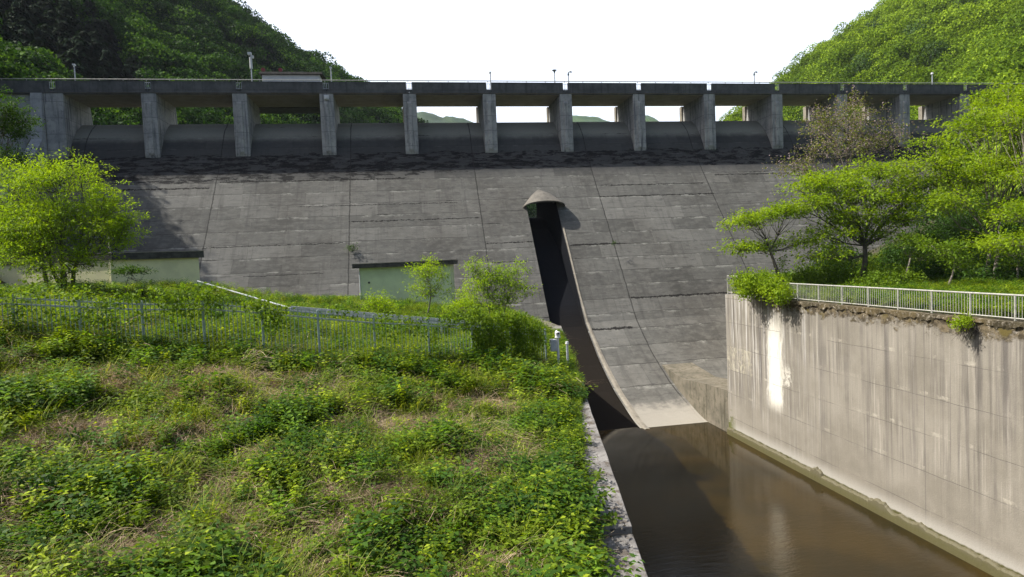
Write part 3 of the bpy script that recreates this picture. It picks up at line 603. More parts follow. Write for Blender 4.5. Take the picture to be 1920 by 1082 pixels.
# right wall fence: level stretch, then the raised stretch at the corner
yp = 36.3 + 2.03*0
rail_run('wall_fence', 'long cream barred railing along the top of the right channel wall', 'railing', (24.0, 36.9, -2.33), (24.0, 36.9-2.0*14, -2.33), 14, 1.04, M['rail'], 14, .04, (.94,), None)
rail_run('wall_fence', 'short raised cream railing at the wall corner behind the fern bush', 'railing', (24.0, 43.5, -1.99), (24.0, 37.4, -1.99), 3, 1.4, M['rail'], 10, .035, (1.25,), None)
rail_run('handrail', 'low pale barred handrail left of the mint shed', 'railing', (-9.5, 62.1, -2.85), (-4.85, 61.0, -2.82), 3, 1.2, M['greywall'] if 0 else M['dim'], 10, .035, (1.05,))
rail_run('handrail', 'grey stair handrail sloping down from the cream building', 'railing', at(370, 527, 41), at(545, 578, 31.5), 5, .95, M['galv'], 0, .045, (.45,))
rail_run('guardrail', 'galvanised guardrail behind the sage green fence', 'guardrail', at(545, 576, 31), at(900, 606, 30), 5, .95, M['galv'], 0, .05, (), None, True)
rail_run('guardrail', 'short galvanised guardrail seen through the fence below the cream building', 'guardrail', at(395, 575, 30), at(545, 590, 31.2), 2, .9, M['galv'], 0, .05, (), None, True)
# white edged slab under the stair rail
# security fence on the bank
fence = empty('security_fence', (-2, 22.5, -4)); FL = (-2, 22.5, -4); tag(fence, 'tall sage green picket fence overgrown with vines across the bank', 'fence')
fp = [(147, 558), (265, 564), (379, 563), (490, 571), (595, 581), (700, 590), (802, 595)]
tops = []
for x, yt in fp:
    d = 19.5 + (x-147)/655*3.2; tops.append(at(x, yt, d))
st = tops[0] - tops[1]; tops = [tops[0] + st*3 + V([0, 0, -.25]), tops[0] + st*2 + V([0, 0, -.15]), tops[0] + st] + tops
e0 = tops[-1]; e1 = V([5.7, 26.0, -3.1]);
for k in (1, 2, 3): tops.append(e0 + (e1-e0)*k/3)
for i, tp in enumerate(tops):
    MB().beam(tp-V([0, 0, 2.3]), tp, .075, .075, (0, 1, 0)).build('post', M['greenish'], fence, loc=FL, bevel=.01)
for i in range(len(tops)-1):
    a, c = tops[i], tops[i+1]
    for dz_ in (.12, .30, 1.95): MB().beam(a-V([0, 0, dz_]), c-V([0, 0, dz_]), .045, .045).build('rail', M['greenish'] if dz_ > 1 else M['galv'], fence, loc=FL)
    q = MB(); nb = 14
    for j in range(1, nb):
        p = a + (c-a)*j/nb + V([0, -.03, 0]); q.beam(p-V([0, 0, 2.1]), p-V([0, 0, -.03]), .02, .02, (0, 1, 0))
    q.build('pickets', M['greenish'], fence, loc=FL)
# instrument pole at the bank corner
ip = empty('instrument_pole', (6.13, 25.51, -5)); tag(ip, 'white pole with grey box and camera at the bank corner by the channel', 'pole')
MB().tube([(0, 0, -.3), (0, 0, 1.72)], .055, 10).build('pole', M['white'], ip)
MB().box(-.34, -.12, .98, -.08, .1, 1.5).build('cabinet', M['galv'], ip, bevel=.02)
q = MB(); q.tube([(0, -.02, 1.55), (.0, -.02, 1.66)], [.13, .10], 10); q.box(-.09, -.12, 1.66, .09, .12, 1.8); q.tube([(-.02, -.2, 1.76), (-.02, .12, 1.82)], .05, 8); q.build('camera', M['white'], ip, bevel=.008)
MB().tube([(-.02, -.24, 1.755), (-.02, -.19, 1.765)], .045, 8).build('lens', M['black'], ip)
bp_ = empty('vent_pipe', (6.75, 26.33, -5)); tag(bp_, 'bare capped grey pipe right of the white instrument pole', 'pipe')
MB().tube([(0, 0, -.3), (0, 0, 1.15)], .055, 10).build('pipe', M['galv'], bp_); MB().tube([(0, 0, 1.13), (0, 0, 1.24)], [.085, .06], 10).build('cap', M['white'], bp_)

# ------------------------------------------------------------------ VEGETATION
def leaf_blob(blobs, dens, L, flat=.35, seed=1, shell=.55):
    """leaf clumps through ellipsoids (cx,cy,cz,rx,ry,rz); dens = leaves per blob unit area"""
    r = np.random.default_rng(seed); vs = []; nq = 0
    for b_ in blobs:
        c = V(b_[:3]); s = V(b_[3:6]); area = 4*math.pi*((s[0]*s[1]+s[0]*s[2]+s[1]*s[2])/3); ncl = max(6, int(area*dens/14))
        u = rdir(ncl, r); rad = r.uniform(shell, 1.05, (ncl, 1)); cc = c + u*rad*s
        keep = r.random(ncl) < .85; cc = cc[keep]; u = u[keep]
        k = 14; C = np.repeat(cc, k, 0) + r.normal(size=(len(cc)*k, 3))*L*1.25; uu = np.repeat(u, k, 0)
        D = rdir(len(C), r)*.8 + uu*.5 + V([0, 0, -.25]); N = rdir(len(C), r)*(.6) + V([0, 0, 1.])*flat + uu*.5
        l = L*r.uniform(.6, 1.3, len(C)); v, f = leaves(C, D, N, l, l*.6); vs.append(v)
    v = np.concatenate(vs); return v, np.arange(len(v)).reshape(-1, 4)
def make_tree(name, label, cat, base, blobs, leafm, barkm, npads=30, lpp=220, L=.22, pad=(.8, .28), tr=.16, forks=3, seed=1, group=None, stems=1, flowers=None, lean=(0, 0), trunk_top=.45, ivy=None, wr=.55):
    r = np.random.default_rng(seed); base = V(base, float); s = empty(name, tuple(base)); tag(s, label, cat, group); Lc = tuple(base)
    allc = np.average(V([b_[:3] for b_ in blobs]), axis=0, weights=[b_[3] for b_ in blobs])
    tm = MB(); nodes = []
    for k in range(stems):
        off = V([r.uniform(-.35, .35), r.uniform(-.3, .3), 0])*(0 if stems == 1 else 1.4); b0 = base + off - V([0, 0, .3])
        top = base + (allc-base)*trunk_top + off*2.2 + V([lean[0], lean[1], 0]); pts = []
        for j in range(6):
            u = j/5; pts.append(b0*(1-u)+top*u + V([math.sin(u*3+seed+k)*.10, math.cos(u*4+k)*.1, 0])*(1 if 0 < j else 0))
        tk = tr*(1 if stems == 1 else .7); tm.tube(pts, [tk*(1.25-.6*j/5) for j in range(6)], 8); nodes += [(p, tk*(1.1-.6*j/5)) for j, p in enumerate(pts) if j > 1]
    # limbs to each blob
    tot = sum(b_[3]*b_[5] for b_ in blobs); padsC = []
    for b_ in blobs:
        c = V(b_[:3]); sz = V(b_[3:6]); n0 = nodes[r.integers(0, len(nodes))]; d = [np.linalg.norm(p-c) for p, _ in nodes[:]]; n0 = nodes[int(np.argmin(d))] if len(d) else n0
        c0 = c - V([0, 0, sz[2]*.45]); m1 = (n0[0]+c0)/2 + V([r.uniform(-.4, .4), r.uniform(-.3, .3), r.uniform(-.3, .1)]); limb = [n0[0], n0[0]*.6+m1*.4, m1, m1*.4+c0*.6+V([0, 0, .1]), c0]
        tm.tube(limb, [n0[1]*.75, n0[1]*.62, n0[1]*.5, n0[1]*.4, n0[1]*.3], 6)
        k = max(3, int(npads*b_[3]*b_[5]/tot))
        for _ in range(k):
            u = rdir(1, r)[0]; u[2] = abs(u[2])*1.0 - (.35 if r.random() < .4 else 0); pc = c + u*sz*r.uniform(.3, 1.08); padsC.append(pc)
            s0 = limb[r.integers(1, 5)]; mm = (s0+pc)/2 + V([r.uniform(-.2, .2), r.uniform(-.2, .2), r.uniform(-.35, .05)]); tw = n0[1]*.22+.008
            tm.tube([s0, mm, pc - V([0, 0, .05])], [tw, tw*.7, tw*.35], 4)
            for _k in range(3): e = pc + r.normal(size=3)*V([pad[0], pad[0], pad[1]])*.6; tm.tube([mm*.3+pc*.7, e], [tw*.4, .006], 3)
    tm.build('trunk', barkm, s, loc=Lc, smooth=True)
    pc = V(padsC); k = len(pc); ntw = 12; tw = np.repeat(pc, ntw, 0) + r.normal(size=(k*ntw, 3))*V([pad[0], pad[0], pad[1]*1.5])*.72
    n = max(4, lpp//ntw); C = np.repeat(tw, n, 0) + r.normal(size=(k*ntw*n, 3))*V([L*1.15, L*1.15, L*.6]); pcr = np.repeat(np.repeat(pc, ntw, 0), n, 0)
    pcr = pcr - V([0, 0, .1]); outw = C-pcr; D = unit(outw)*.9 + rdir(len(C), r)*.7 + V([0, 0, -.15]); N = rdir(len(C), r)*.55 + V([0, 0, 1.]); l = L*r.uniform(.4, 1.3, len(C))
    v, f = leaves(C, D, N, l, l*wr); mesh_np('crown', v, f, leafm, s, loc=Lc)
    if flowers:
        C2 = np.repeat(tw[::2], 9, 0) + r.normal(size=(len(tw[::2])*9, 3))*V([.16, .16, .28]); l = r.uniform(.08, .17, len(C2)); v, f = leaves(C2, rdir(len(C2), r), rdir(len(C2), r), l, l*.7); mesh_np('blossom', v, f, flowers, s, loc=Lc)
    if ivy:
        v, f = leaf_blob(ivy, 60, .16, .3, seed+5); mesh_np('ivy', v, f, M['vine'], s, loc=Lc)
    return s
def blob(x, y, d, rx, rz, ry=None):
    """ellipsoid centred on a picture point at depth d, radii in metres"""
    p = at(x, y, d); return (p[0], p[1], p[2], rx, ry or rx, rz)
# right bank trees
make_tree('broadleaf_tree', 'small flat topped tree leaning left above the fern bush', 'tree', at(1470, 527, 46), [blob(1420, 415, 46, 2.2, .7), blob(1385, 465, 45.5, 1.3, .5), blob(1470, 400, 46.5, 1.7, .7), blob(1490, 455, 46.5, 1.4, .5), blob(1425, 470, 47, 1.2, .45)], M['acacia'], M['bark'], 66, 101, .22, (.6, .2), .13, seed=3, lean=(-.3, 0), trunk_top=.62, ivy=[blob(1467, 500, 46, .3, 1.2, .3)])
make_tree('broadleaf_tree', 'wide umbrella shaped lime green tree in the middle of the right bank', 'tree', at(1622, 540, 47), [blob(1560, 345, 47, 3.4, .8), blob(1650, 325, 47.5, 3.6, .9), blob(1515, 390, 46, 2.3, .7), blob(1720, 350, 48, 2.6, .9), blob(1610, 410, 46, 2.4, .8), blob(1560, 440, 46, 2.0, .7), blob(1650, 440, 46.5, 1.6, .6), blob(1700, 410, 46.5, 2.0, .7), blob(1545, 480, 45.5, 1.5, .6), blob(1600, 370, 46.5, 3.2, 1.0), blob(1690, 380, 47, 2.4, .9), blob(1530, 355, 46.5, 1.8, .6)], M['acacia'], M['bark'], 198, 114, .23, (.75, .26), .22, seed=11, trunk_top=.5, ivy=[blob(1625, 490, 47, .5, 1.8, .5), blob(1570, 490, 47, 1.2, 1.8, 1.), blob(1588, 525, 46.5, 1.0, .9, .8)])
make_tree('broadleaf_tree', 'largest spreading lime green tree reaching the right edge above the fence', 'tree', at(1845, 548, 44), [blob(1850, 235, 46, 3.2, 1.4), blob(1770, 305, 46, 2.7, .9), blob(1905, 190, 47, 3.0, 1.4), blob(1845, 330, 45, 3.2, 1.1), blob(1920, 300, 45, 2.6, 1.3), blob(1770, 385, 45, 2.3, .7), blob(1880, 400, 44, 2.4, .8), blob(1730, 270, 47, 1.5, .45), blob(1850, 455, 42, 1.8, .5), blob(1945, 250, 45, 2.5, 1.8)], M['acacia'], M['palebark'], 229, 114, .23, (.75, .28), .2, seed=21, stems=2, trunk_top=.42)
make_tree('broadleaf_tree', 'tree at the right picture edge with low drooping lime branches', 'tree', at(1935, 560, 38), [blob(1925, 140+100, 40, 2., 1.6), blob(1930, 400, 38, 2.0, .7), blob(1895, 455, 38, 1.5, .45), blob(1960, 330, 39, 2.2, 1.2)], M['acacia'], M['palebark'], 76, 114, .2, (.7, .24), .14, seed=25, trunk_top=.45)
make_tree('paulownia_tree', 'sparse pinkish lilac blossoming tree standing behind the lime green trees', 'tree', at(1600, 440, 56), [blob(1590, 235, 56, 3.6, 2.0), blob(1560, 280, 55, 3.2, 1.2), blob(1640, 270, 56, 3.4, 1.5), blob(1555, 235, 56, 1.6, .9), blob(1500, 320, 54, 2.6, 1.0), blob(1600, 190, 56, 1.4, .8)], M['youngleaf'], M['palebark'], 95, 22, .22, (.75, .5), .2, seed=31, flowers=M['flower'], trunk_top=.6)
for x, y, d, hh, lab, sd in ((1700, 520, 44, 62, 'thin sapling with pale bare branches between the two big right trees', 41), (1780, 540, 41, 70, 'slim young tree low behind the railing beside a dark bush', 42), (1745, 505, 50, 60, 'dark leaved young tree deep in the shade of the right wood', 43), (1900, 545, 42, 75, 'bushy young tree near the right edge behind the railing', 44)):
    make_tree('sapling', lab, 'tree', at(x, y, d), [blob(x-8, y-hh, d, 1.5, .6), blob(x+25, y-hh*.6, d, 1.3, .5)], M['darkleaf'] if sd in (43,) else M['vine'], M['palebark'], 18, 110, .18, (.55, .2), .07, seed=sd, trunk_top=.7, group='young trees on the right bank')
for x, y, d, rx, rz, lab, sd, mm in ((1530, 515, 48, 2.0, .9, 'leafy bush at the foot of the leaning tree', 51, 'vine'), (1665, 522, 45, 2.2, .9, 'rounded lime bush just right of the umbrella tree trunk', 52, 'vine'), (1720, 480, 52, 3.2, 2.2, 'large dark bush filling the shade behind the slim saplings', 53, 'darkleaf'), (1800, 505, 48, 3.4, 1.7, 'dark undergrowth bush below the biggest right tree', 54, 'darkleaf'), (1890, 515, 44, 3.0, 1.5, 'dark bush behind the railing near the right edge', 55, 'darkleaf'), (1570, 500, 52, 1.8, 2.4, 'tall ivy covered bush against the dam face', 56, 'darkleaf'), (1860, 420, 58, 6.0, 3.0, 'broad dark thicket climbing the slope below the dam deck', 57, 'darkleaf'), (1640, 530, 43, 1.5, .5, 'low bright bush touching the railing', 58, 'vine')):
    v, f = leaf_blob([blob(x, y, d, rx, rz), blob(x+18, y+6, d-.5, rx*.7, rz*.7), blob(x-22, y+8, d, rx*.65, rz*.6)], 70, .2, .3, sd, .35); o = mesh_np('bush', v, f, M[mm], loc=tuple(at(x, y, d))); tag(o, lab, 'bush', 'bushes on the right bank')
# fern-like bush spilling over the wall corner and the tuft hanging from the wall
v, f = leaf_blob([blob(1425, 530, 41.5, 1.25, .75, .8), blob(1450, 540, 39.6, .9, .75, .7), blob(1388, 527, 43, .7, .5, .6), blob(1405, 545, 42, .9, .4, .5), blob(1465, 552, 38.6, .6, .5, .5)], 260, .16, .3, 61, .5); o = mesh_np('fern_bush', v, f, M['acacia'], loc=tuple(at(1425, 530, 41.5))); tag(o, 'bright green ferny bush spilling over the corner of the right wall', 'bush')
v, f = leaf_blob([blob(1808, 603, 26.3, .42, .28, .3), blob(1800, 608, 26.5, .3, .2, .3)], 500, .09, .3, 62, .3); s = empty('hanging_plant', tuple(at(1808, 600, 26.3))); tag(s, 'green tuft with dry dark roots hanging from the right wall top', 'plant')
mesh_np('leaves', v, f, M['acacia'], s, loc=tuple(at(1808, 600, 26.3)))
q = MB(); rr = random.Random(4)
for _ in range(70):
    a = at(1812+rr.uniform(-14, 26), 608+rr.uniform(-4, 4), 26.2); q.tube([a, a+V([rr.uniform(-.15, .1), rr.uniform(-.1, .1), -.2]), a+V([rr.uniform(-.25, .1), rr.uniform(-.1, .25), -rr.uniform(.35, .75)])], [.012, .009, .004], 3)
q.build('roots', M['bark'], s, loc=tuple(at(1808, 600, 26.3)))
# tuft on the dam face
v, f = leaf_blob([(-6.1, 68.4, 1.95, .65, .3, .3)], 160, .16, .3, 63, .2); o = mesh_np('wall_shrub', v, f, M['darkleaf'], loc=(-6.1, 68.4, 1.9)); tag(o, 'lone small shrub rooted in a joint of the dam face above the shed', 'shrub')
v, f = leaf_blob([(23.1, 66.9, 1.35, .35, .2, .15)], 160, .12, .3, 64, .2); o = mesh_np('wall_shrub', v, f, M['darkleaf'], loc=(23.1, 66.9, 1.3)); tag(o, 'tiny plant in the crack right of the chute', 'shrub')
# left side trees
make_tree('broadleaf_tree', 'big yellow green many stemmed tree in front of the cream building', 'tree', at(125, 545, 31), [blob(110, 345, 31, 2.2, 1.1), blob(45, 395, 31, 1.8, 1.2), blob(180, 400, 31, 1.7, 1.1), blob(120, 420, 30.5, 2.2, 1.0), blob(228, 455, 31, 1.1, .8), blob(60, 465, 30, 1.4, .6), blob(15, 330, 32, 1.5, .7), blob(215, 385, 31.5, .8, .5), blob(150, 320, 31, 1.0, .5), blob(90, 440, 30, 1.7, .8), blob(190, 440, 30.5, 1.5, .7), blob(20, 430, 30, 1.5, .8), blob(235, 420, 31, .9, .6), blob(140, 470, 30, 1.2, .5), blob(70, 500, 29.5, 1.3, .45), blob(175, 490, 30, 1.3, .5), blob(15, 480, 29.5, 1.2, .6), blob(120, 515, 29, 1.0, .35)], M['maple'], M['bark'], 252, 179, .13, (.5, .3), .15, seed=71, stems=5, trunk_top=.5, wr=.45)
make_tree('broadleaf_tree', 'dark green tree at the far left edge before the abutment', 'tree', at(-30, 420, 38), [blob(-5, 225, 38, 1.6, 1.5), blob(-20, 300, 38, 2.0, 1.3), blob(15, 250, 38, .9, .8)], M['darkleaf'], M['bark'], 60, 200, .15, (.5, .25), .15, seed=72)
make_tree('sapling', 'slender dark spray of leaves before the cream wall by the downpipe', 'tree', at(238, 560, 29), [blob(240, 509, 29, .75, .16)], M['darkleaf'], M['bark'], 12, 130, .1, (.3, .07), .02, seed=73, trunk_top=.8, group='young trees on the left bank')
make_tree('sapling', 'thin single stemmed young tree right before the mint shed wall', 'tree', at(803, 592, 40), [blob(800, 515, 40, 1.2, .8), blob(815, 550, 40, 1.3, .5), blob(800, 490, 40, .6, .3), blob(785, 540, 40, .7, .5), blob(835, 520, 40, .5, .3)], M['maple'], M['palebark'], 45, 68, .15, (.38, .2), .05, seed=74, trunk_top=.6, group='young trees on the left bank')
make_tree('sapling', 'wide bushy young tree between the mint shed and the chute', 'tree', at(925, 592, 38), [blob(915, 530, 38, 1.5, .9), blob(960, 540, 38, 1.1, .8), blob(890, 555, 38, 1.2, .6), blob(940, 565, 38, 1.6, .5), blob(905, 503, 38, .6, .5), blob(968, 503, 38, .5, .5), blob(885, 500, 38, .3, .3), blob(995, 550, 38, .6, .3), blob(950, 520, 38, .8, .5)], M['maple'], M['palebark'], 102, 73, .14, (.36, .22), .05, seed=75, stems=4, trunk_top=.4, group='young trees on the left bank')
make_tree('sapling', 'small dense sapling at the left corner of the mint shed', 'tree', at(710, 605, 36), [blob(708, 572, 36, .9, .6), blob(725, 585, 36, .8, .4)], M['maple'], M['palebark'], 33, 73, .13, (.3, .2), .03, seed=76, stems=3, group='young trees on the left bank')
make_tree('sapling', 'low leafy sapling between the two taller ones right of the shed', 'tree', at(862, 600, 34), [blob(860, 575, 34, 1.0, .5)], M['maple'], M['palebark'], 25, 73, .12, (.3, .18), .03, seed=77, stems=2, group='young trees on the left bank')
# tall trees on the left slope: they throw the shade on the left of the dam face
for k, (x, y, hh) in enumerate(((-48.2, 73, 16), (-51.5, 68, 16.5), (-56, 76, 15), (-50.5, 77, 14.5), (-59, 70, 14), (-54, 64, 17), (-60, 62, 15))):
    z = max(-4, zn(x, y)); c = V([x, y, z])
    make_tree('slope_tree', 'dark tall tree on the slope beside the abutment', 'tree', c, [(x, y, z+hh*.72, 3.2, 3.2, hh*.26), (x+.8, y-1, z+hh*.45, 2.8, 2.8, hh*.2), (x-1, y+1, z+hh*.5, 2.6, 2.6, hh*.2)], M['darkleaf'], M['bark'], 60, 130, .42, (1.0, .6), .22, seed=80+k, group='tall trees on the left slope', trunk_top=.7)

# ---- instanced ground cover and forest
def variant(name, v, f, mat): return mesh_np(name, v, f, mat, link=False)
def scatter(name, label, cat_kind, variants, P, rot, sc, idx):
    """one object whose vertices carry the plants (real copies by geometry nodes)"""
    coll = bpy.data.collections.new(name + '_kinds')
    for o in variants: coll.objects.link(o)
    me = bpy.data.meshes.new(name); me.vertices.add(len(P)); me.vertices.foreach_set('co', np.asarray(P, np.float32).ravel())
    a = me.attributes.new('rot', 'FLOAT_VECTOR', 'POINT'); a.data.foreach_set('vector', np.asarray(rot, np.float32).ravel())
    a = me.attributes.new('scl', 'FLOAT', 'POINT'); a.data.foreach_set('value', np.asarray(sc, np.float32))
    a = me.attributes.new('idx', 'INT', 'POINT'); a.data.foreach_set('value', np.asarray(idx, np.int32))
    o = bpy.data.objects.new(name, me); COL.objects.link(o); tag(o, label, None, None, cat_kind)
    ng = bpy.data.node_groups.new(name, 'GeometryNodeTree'); ng.interface.new_socket('Geometry', in_out='INPUT', socket_type='NodeSocketGeometry'); ng.interface.new_socket('Geometry', in_out='OUTPUT', socket_type='NodeSocketGeometry')
    N = ng.nodes; gi = N.new('NodeGroupInput'); go = N.new('NodeGroupOutput'); ci = N.new('GeometryNodeCollectionInfo'); ci.inputs['Collection'].default_value = coll
    ci.inputs['Separate Children'].default_value = True; ci.inputs['Reset Children'].default_value = True
    ip_ = N.new('GeometryNodeInstanceOnPoints'); ip_.inputs['Pick Instance'].default_value = True
    def attr(nm, ty): q = N.new('GeometryNodeInputNamedAttribute'); q.data_type = ty; q.inputs['Name'].default_value = nm; return q.outputs[0]
    ng.links.new(gi.outputs[0], ip_.inputs['Points']); ng.links.new(ci.outputs[0], ip_.inputs['Instance']); ng.links.new(attr('idx', 'INT'), ip_.inputs['Instance Index'])
    ng.links.new(attr('rot', 'FLOAT_VECTOR'), ip_.inputs['Rotation']); ng.links.new(attr('scl', 'FLOAT'), ip_.inputs['Scale']); ng.links.new(ip_.outputs[0], go.inputs[0])
    md = o.modifiers.new('scatter', 'NODES'); md.node_group = ng
    return o
def v_stems(seed, nst, hmin, hmax, L, spread, mat, name, per=9):
    r = np.random.default_rng(seed); C = []; D = []; Nn = []; l = []
    for _ in range(nst):
        b0 = r.normal(size=3)*V([spread, spread, 0]); h_ = r.uniform(hmin, hmax); ln = r.normal(size=3)*V([.22, .22, 0]); a0 = r.uniform(0, 6.28)
        for j in range(per):
            u = .25 + .75*j/per; p = b0 + V([0, 0, h_*u]) + ln*h_*u*u
            for s_ in (0, math.pi):
                a = a0 + j*1.57 + s_; d = V([math.cos(a), math.sin(a), .35 - .5*r.random()]); C.append(p + d*L*.5); D.append(d); Nn.append(V([0, 0, 1.])+r.normal(size=3)*.3); l.append(L*r.uniform(.7, 1.2)*(1.1-.45*u))
    C, D, Nn, l = map(np.array, (C, D, Nn, l)); v, f = leaves(C, D, Nn, l, l*.5); return variant(name, v, f, mat)
def v_blades(seed, n, L0, L1, w, spread, droop, mat, name, upb=1.0):
    r = np.random.default_rng(seed); vs = []
    for _ in range(n):
        b0 = r.normal(size=3)*V([spread, spread, 0]); b0[2] = abs(r.normal())*.03; a = r.uniform(0, 6.28); L = r.uniform(L0, L1); p = b0; prev = None; el = r.uniform(.5, 1.3)*upb
        for k in range(5):
            d = V([math.cos(a)*math.cos(el), math.sin(a)*math.cos(el), math.sin(el)]); s_ = V([-math.sin(a), math.cos(a), 0])*w*(1-.18*k); cur = (p-s_, p+s_)
            if prev is not None: vs += [prev[0], prev[1], cur[1], cur[0]]
            prev = cur; p = p + d*L/4; p[2] = max(p[2], .02); el -= droop*r.uniform(.25, .55); a += r.normal()*.18
    v = V(vs); return variant(name, v, np.arange(len(v)).reshape(-1, 4), mat)
def v_broad(seed, n, L, spread, h_, mat, name):
    r = np.random.default_rng(seed); C = r.normal(size=(n, 3))*V([spread, spread, 0]) ; C[:, 2] = r.uniform(.02, h_, n)*np.exp(-(C[:, 0]**2+C[:, 1]**2)/(2*spread**2)*.5)
    D = rdir(n, r)*V([1, 1, .4]); N = rdir(n, r)*.5+V([0, 0, 1.]); l = L*r.uniform(.6, 1.3, n); v, f = leaves(C, D, N, l, l*.75); return variant(name, v, f, mat)
W = [v_stems(1, 7, .28, .52, .11, .12, M['weed'], 'weed_a'), v_stems(2, 8, .2, .40, .095, .14, M['weed'], 'weed_b', 7), v_stems(3, 6, .3, .55, .125, .12, M['weed2'], 'weed_c'),
     v_broad(4, 70, .10, .16, .22, M['weed2'], 'weed_d'), v_blades(5, 46, .25, .55, .006, .09, .5, M['grass'], 'weed_e'), v_blades(6, 90, .3, .6, .0035, .17, .9, M['straw'], 'weed_f', .6),
     v_blades(7, 110, .35, .75, .0035, .22, .8, M['straw'], 'weed_g', .3), v_blades(8, 40, .3, .7, .007, .10, .6, M['grass'], 'weed_h'),
     v_blades(9, 100, .4, .85, .0035, .26, 1.0, M['straw'], 'weed_i', .45), v_stems(10, 9, .7, 1.15, .085, .16, M['weed'], 'weed_j', 16), v_blades(11, 40, .6, 1.1, .008, .12, .5, M['grass'], 'weed_k')]
def fpt(u):  # point along the fence top, u in post units
    i = int(min(max(u, 0), len(tops)-1.001)); return tops[i] + (tops[i+1]-tops[i])*(u-i)
def veg_index(x, y, r):
    a = nz3(x, y, .45, 11); b_ = nz3(x, y, .9, 17); c = nz3(x, y, .22, 23)
    k = a*.8 + b_*.5
    k += .03
    if k > .04 and r.random() < .72: return [5, 6, 8][r.integers(0, 3)]
    if k > -.06 and r.random() < .5: return [4, 7, 5][r.integers(0, 3)]
    if k < -.24: return [2, 3, 0, 2, 1][r.integers(0, 5)]
    return [0, 1, 0, 2, 1, 4, 7, 0][r.integers(0, 8)]
def bank_cover(name, label, n, yr, xr, zf, smul, seed, lush=0., ok=lambda x, y: True):
    r = np.random.default_rng(seed); P = []; I = []; S = []
    while len(P) < n:
        y = r.uniform(*yr); x = r.uniform(*xr(y))
        if not ok(x, y): continue
        i = veg_index(x, y, r)
        if smul == 1.3 and r.random() < sm(-.05, -.45, nz3(x, y, 1.5, 51) + .5*nz3(x, y, .6, 53)) and i not in (5, 6, 8): continue
        if lush and i in (5, 6, 8) and r.random() < lush: i = [0, 1, 2][r.integers(0, 3)]
        if lush == 1. and i > 3: i = i % 4
        if smul == 1.3 and x > XW(y)-1.7 and i > 3: i = i % 4
        P.append((x, y, zf(x, y)-.02)); I.append(i); S.append(smul*r.uniform(.6, 1.25)*(1+.35*nz3(x, y, .6, 31))*(1+.45*sm(19.5, 21.5, y)*sm(40, 26, y)*(x < 12)))
    rot = np.stack([r.normal(0, .16, n)+.0, r.normal(0, .16, n), r.uniform(0, 6.28, n)], -1); return scatter(name, label, 'stuff', W, P, rot, S, I)
bank_cover('bank_weeds', 'green weeds and dry straw covering the near slope of the left bank', 10500, (7.2, 24.5), lambda y: (-y*.86-1.5, XW(y)-.86), zleft, 1.3, 1)
bank_cover('back_weeds', 'lush bright weeds behind the picket fence up to the dam foot', 15000, (23, 60), lambda y: (-y*.8-1, min(XW(y)-.7, 9.1)), zleft, 1.15, 2, .85)
bank_cover('right_bank_weeds', 'bright grass and weeds behind the railing on the right bank', 12000, (16, 63), lambda y: (XR(y)+.2, 27+y*.55), zright, 1.25, 3, .9)
# tall stems standing in and around the fence
r_ = np.random.default_rng(77); Pf = []; If = []; Sf = []
while len(Pf) < 2300:
    u = r_.uniform(0, 12); p = fpt(u); y = p[1] + (r_.uniform(-.7, .1) if r_.random() < .22 else r_.uniform(.05, 5.5)); x = p[0] + r_.normal()*.2
    if x > XW(y) - 1: continue
    if nz3(x, y, .8, 61) < -.15 and y < p[1]: continue
    Pf.append((x, y, zleft(x, y)-.03)); If.append([9, 9, 9, 10][r_.integers(0, 4)]); Sf.append(r_.uniform(.55, 1.15)*(.8 if y < p[1] else 1))
scatter('fence_weeds', 'tall leafy stems and grass growing through and behind the picket fence', 'stuff', W, Pf, np.stack([r_.normal(0, .1, 2300), r_.normal(0, .1, 2300), r_.uniform(0, 6.28, 2300)], -1), Sf, If)
# low creeping plants over the edge of the left coping
bank_cover('edge_creepers', 'green creepers and small leaves spilling over the left coping', 2600, (9, 40), lambda y: (XW(y)-1.1, XW(y)-.72+.6*sm(13, 22, y)+.12*nz3(y, 3, .8)), lambda x, y: -5.0, .5, 4, 1., lambda x, y: nz3(x, y, .7, 41) + .35*sm(12, 20, y) > -.1)
# vines on the fence
def vine(name, label, blobs, dens, L, seed):
    v, f = leaf_blob(blobs, dens, L, .3, seed, .3); o = mesh_np(name, v, f, M['vine'], loc=tuple(blobs[0][:3])); tag(o, label, 'climbing plant', 'vines on the picket fence'); return o
def along(u0, u1, n, dz_, rx, rz, seed):
    r = random.Random(seed); out = []
    for k in range(n):
        p = fpt(u0 + (u1-u0)*(k+.5)/n); out.append((p[0]+r.uniform(-.15, .15), p[1]-.2+r.uniform(-.15, .1), p[2]+dz_+r.uniform(-.12, .12), rx*r.uniform(.7, 1.2), .22, rz*r.uniform(.6, 1.3)))
    return out
vine('climbing_vine', 'dense rounded vine mass covering the right end of the fence by the pole', along(10.0, 11.8, 6, .1, .45, .4, 1)+along(9.9, 11.8, 6, -.5, .45, .6, 2)+along(10.0, 11.8, 4, -1.1, .35, .6, 3)+along(9.4, 10, 3, .05, .35, .25, 4), 330, .12, 91)
vine('climbing_vine', 'leafy vine clump on the fence top under the cream building corner', along(4.2, 4.75, 4, .08, .34, .18, 5)+along(5.0, 5.4, 3, .1, .3, .18, 15)+along(4.3, 5.4, 3, -.35, .2, .3, 6), 150, .14, 92)
vine('climbing_vine', 'straggling vine along the leftmost stretch of the fence top', along(1.5, 2.6, 4, .0, .34, .12, 7)+along(2.9, 4.0, 4, .0, .34, .14, 17)+along(2, 4.2, 5, -.5, .22, .3, 8), 95, .13, 93)
vine('climbing_vine', 'vine clump hanging from the fence beside the stair handrail end', along(5.7, 6.5, 4, .05, .28, .15, 9)+along(6, 6.4, 3, -.5, .2, .35, 10), 140, .13, 94)
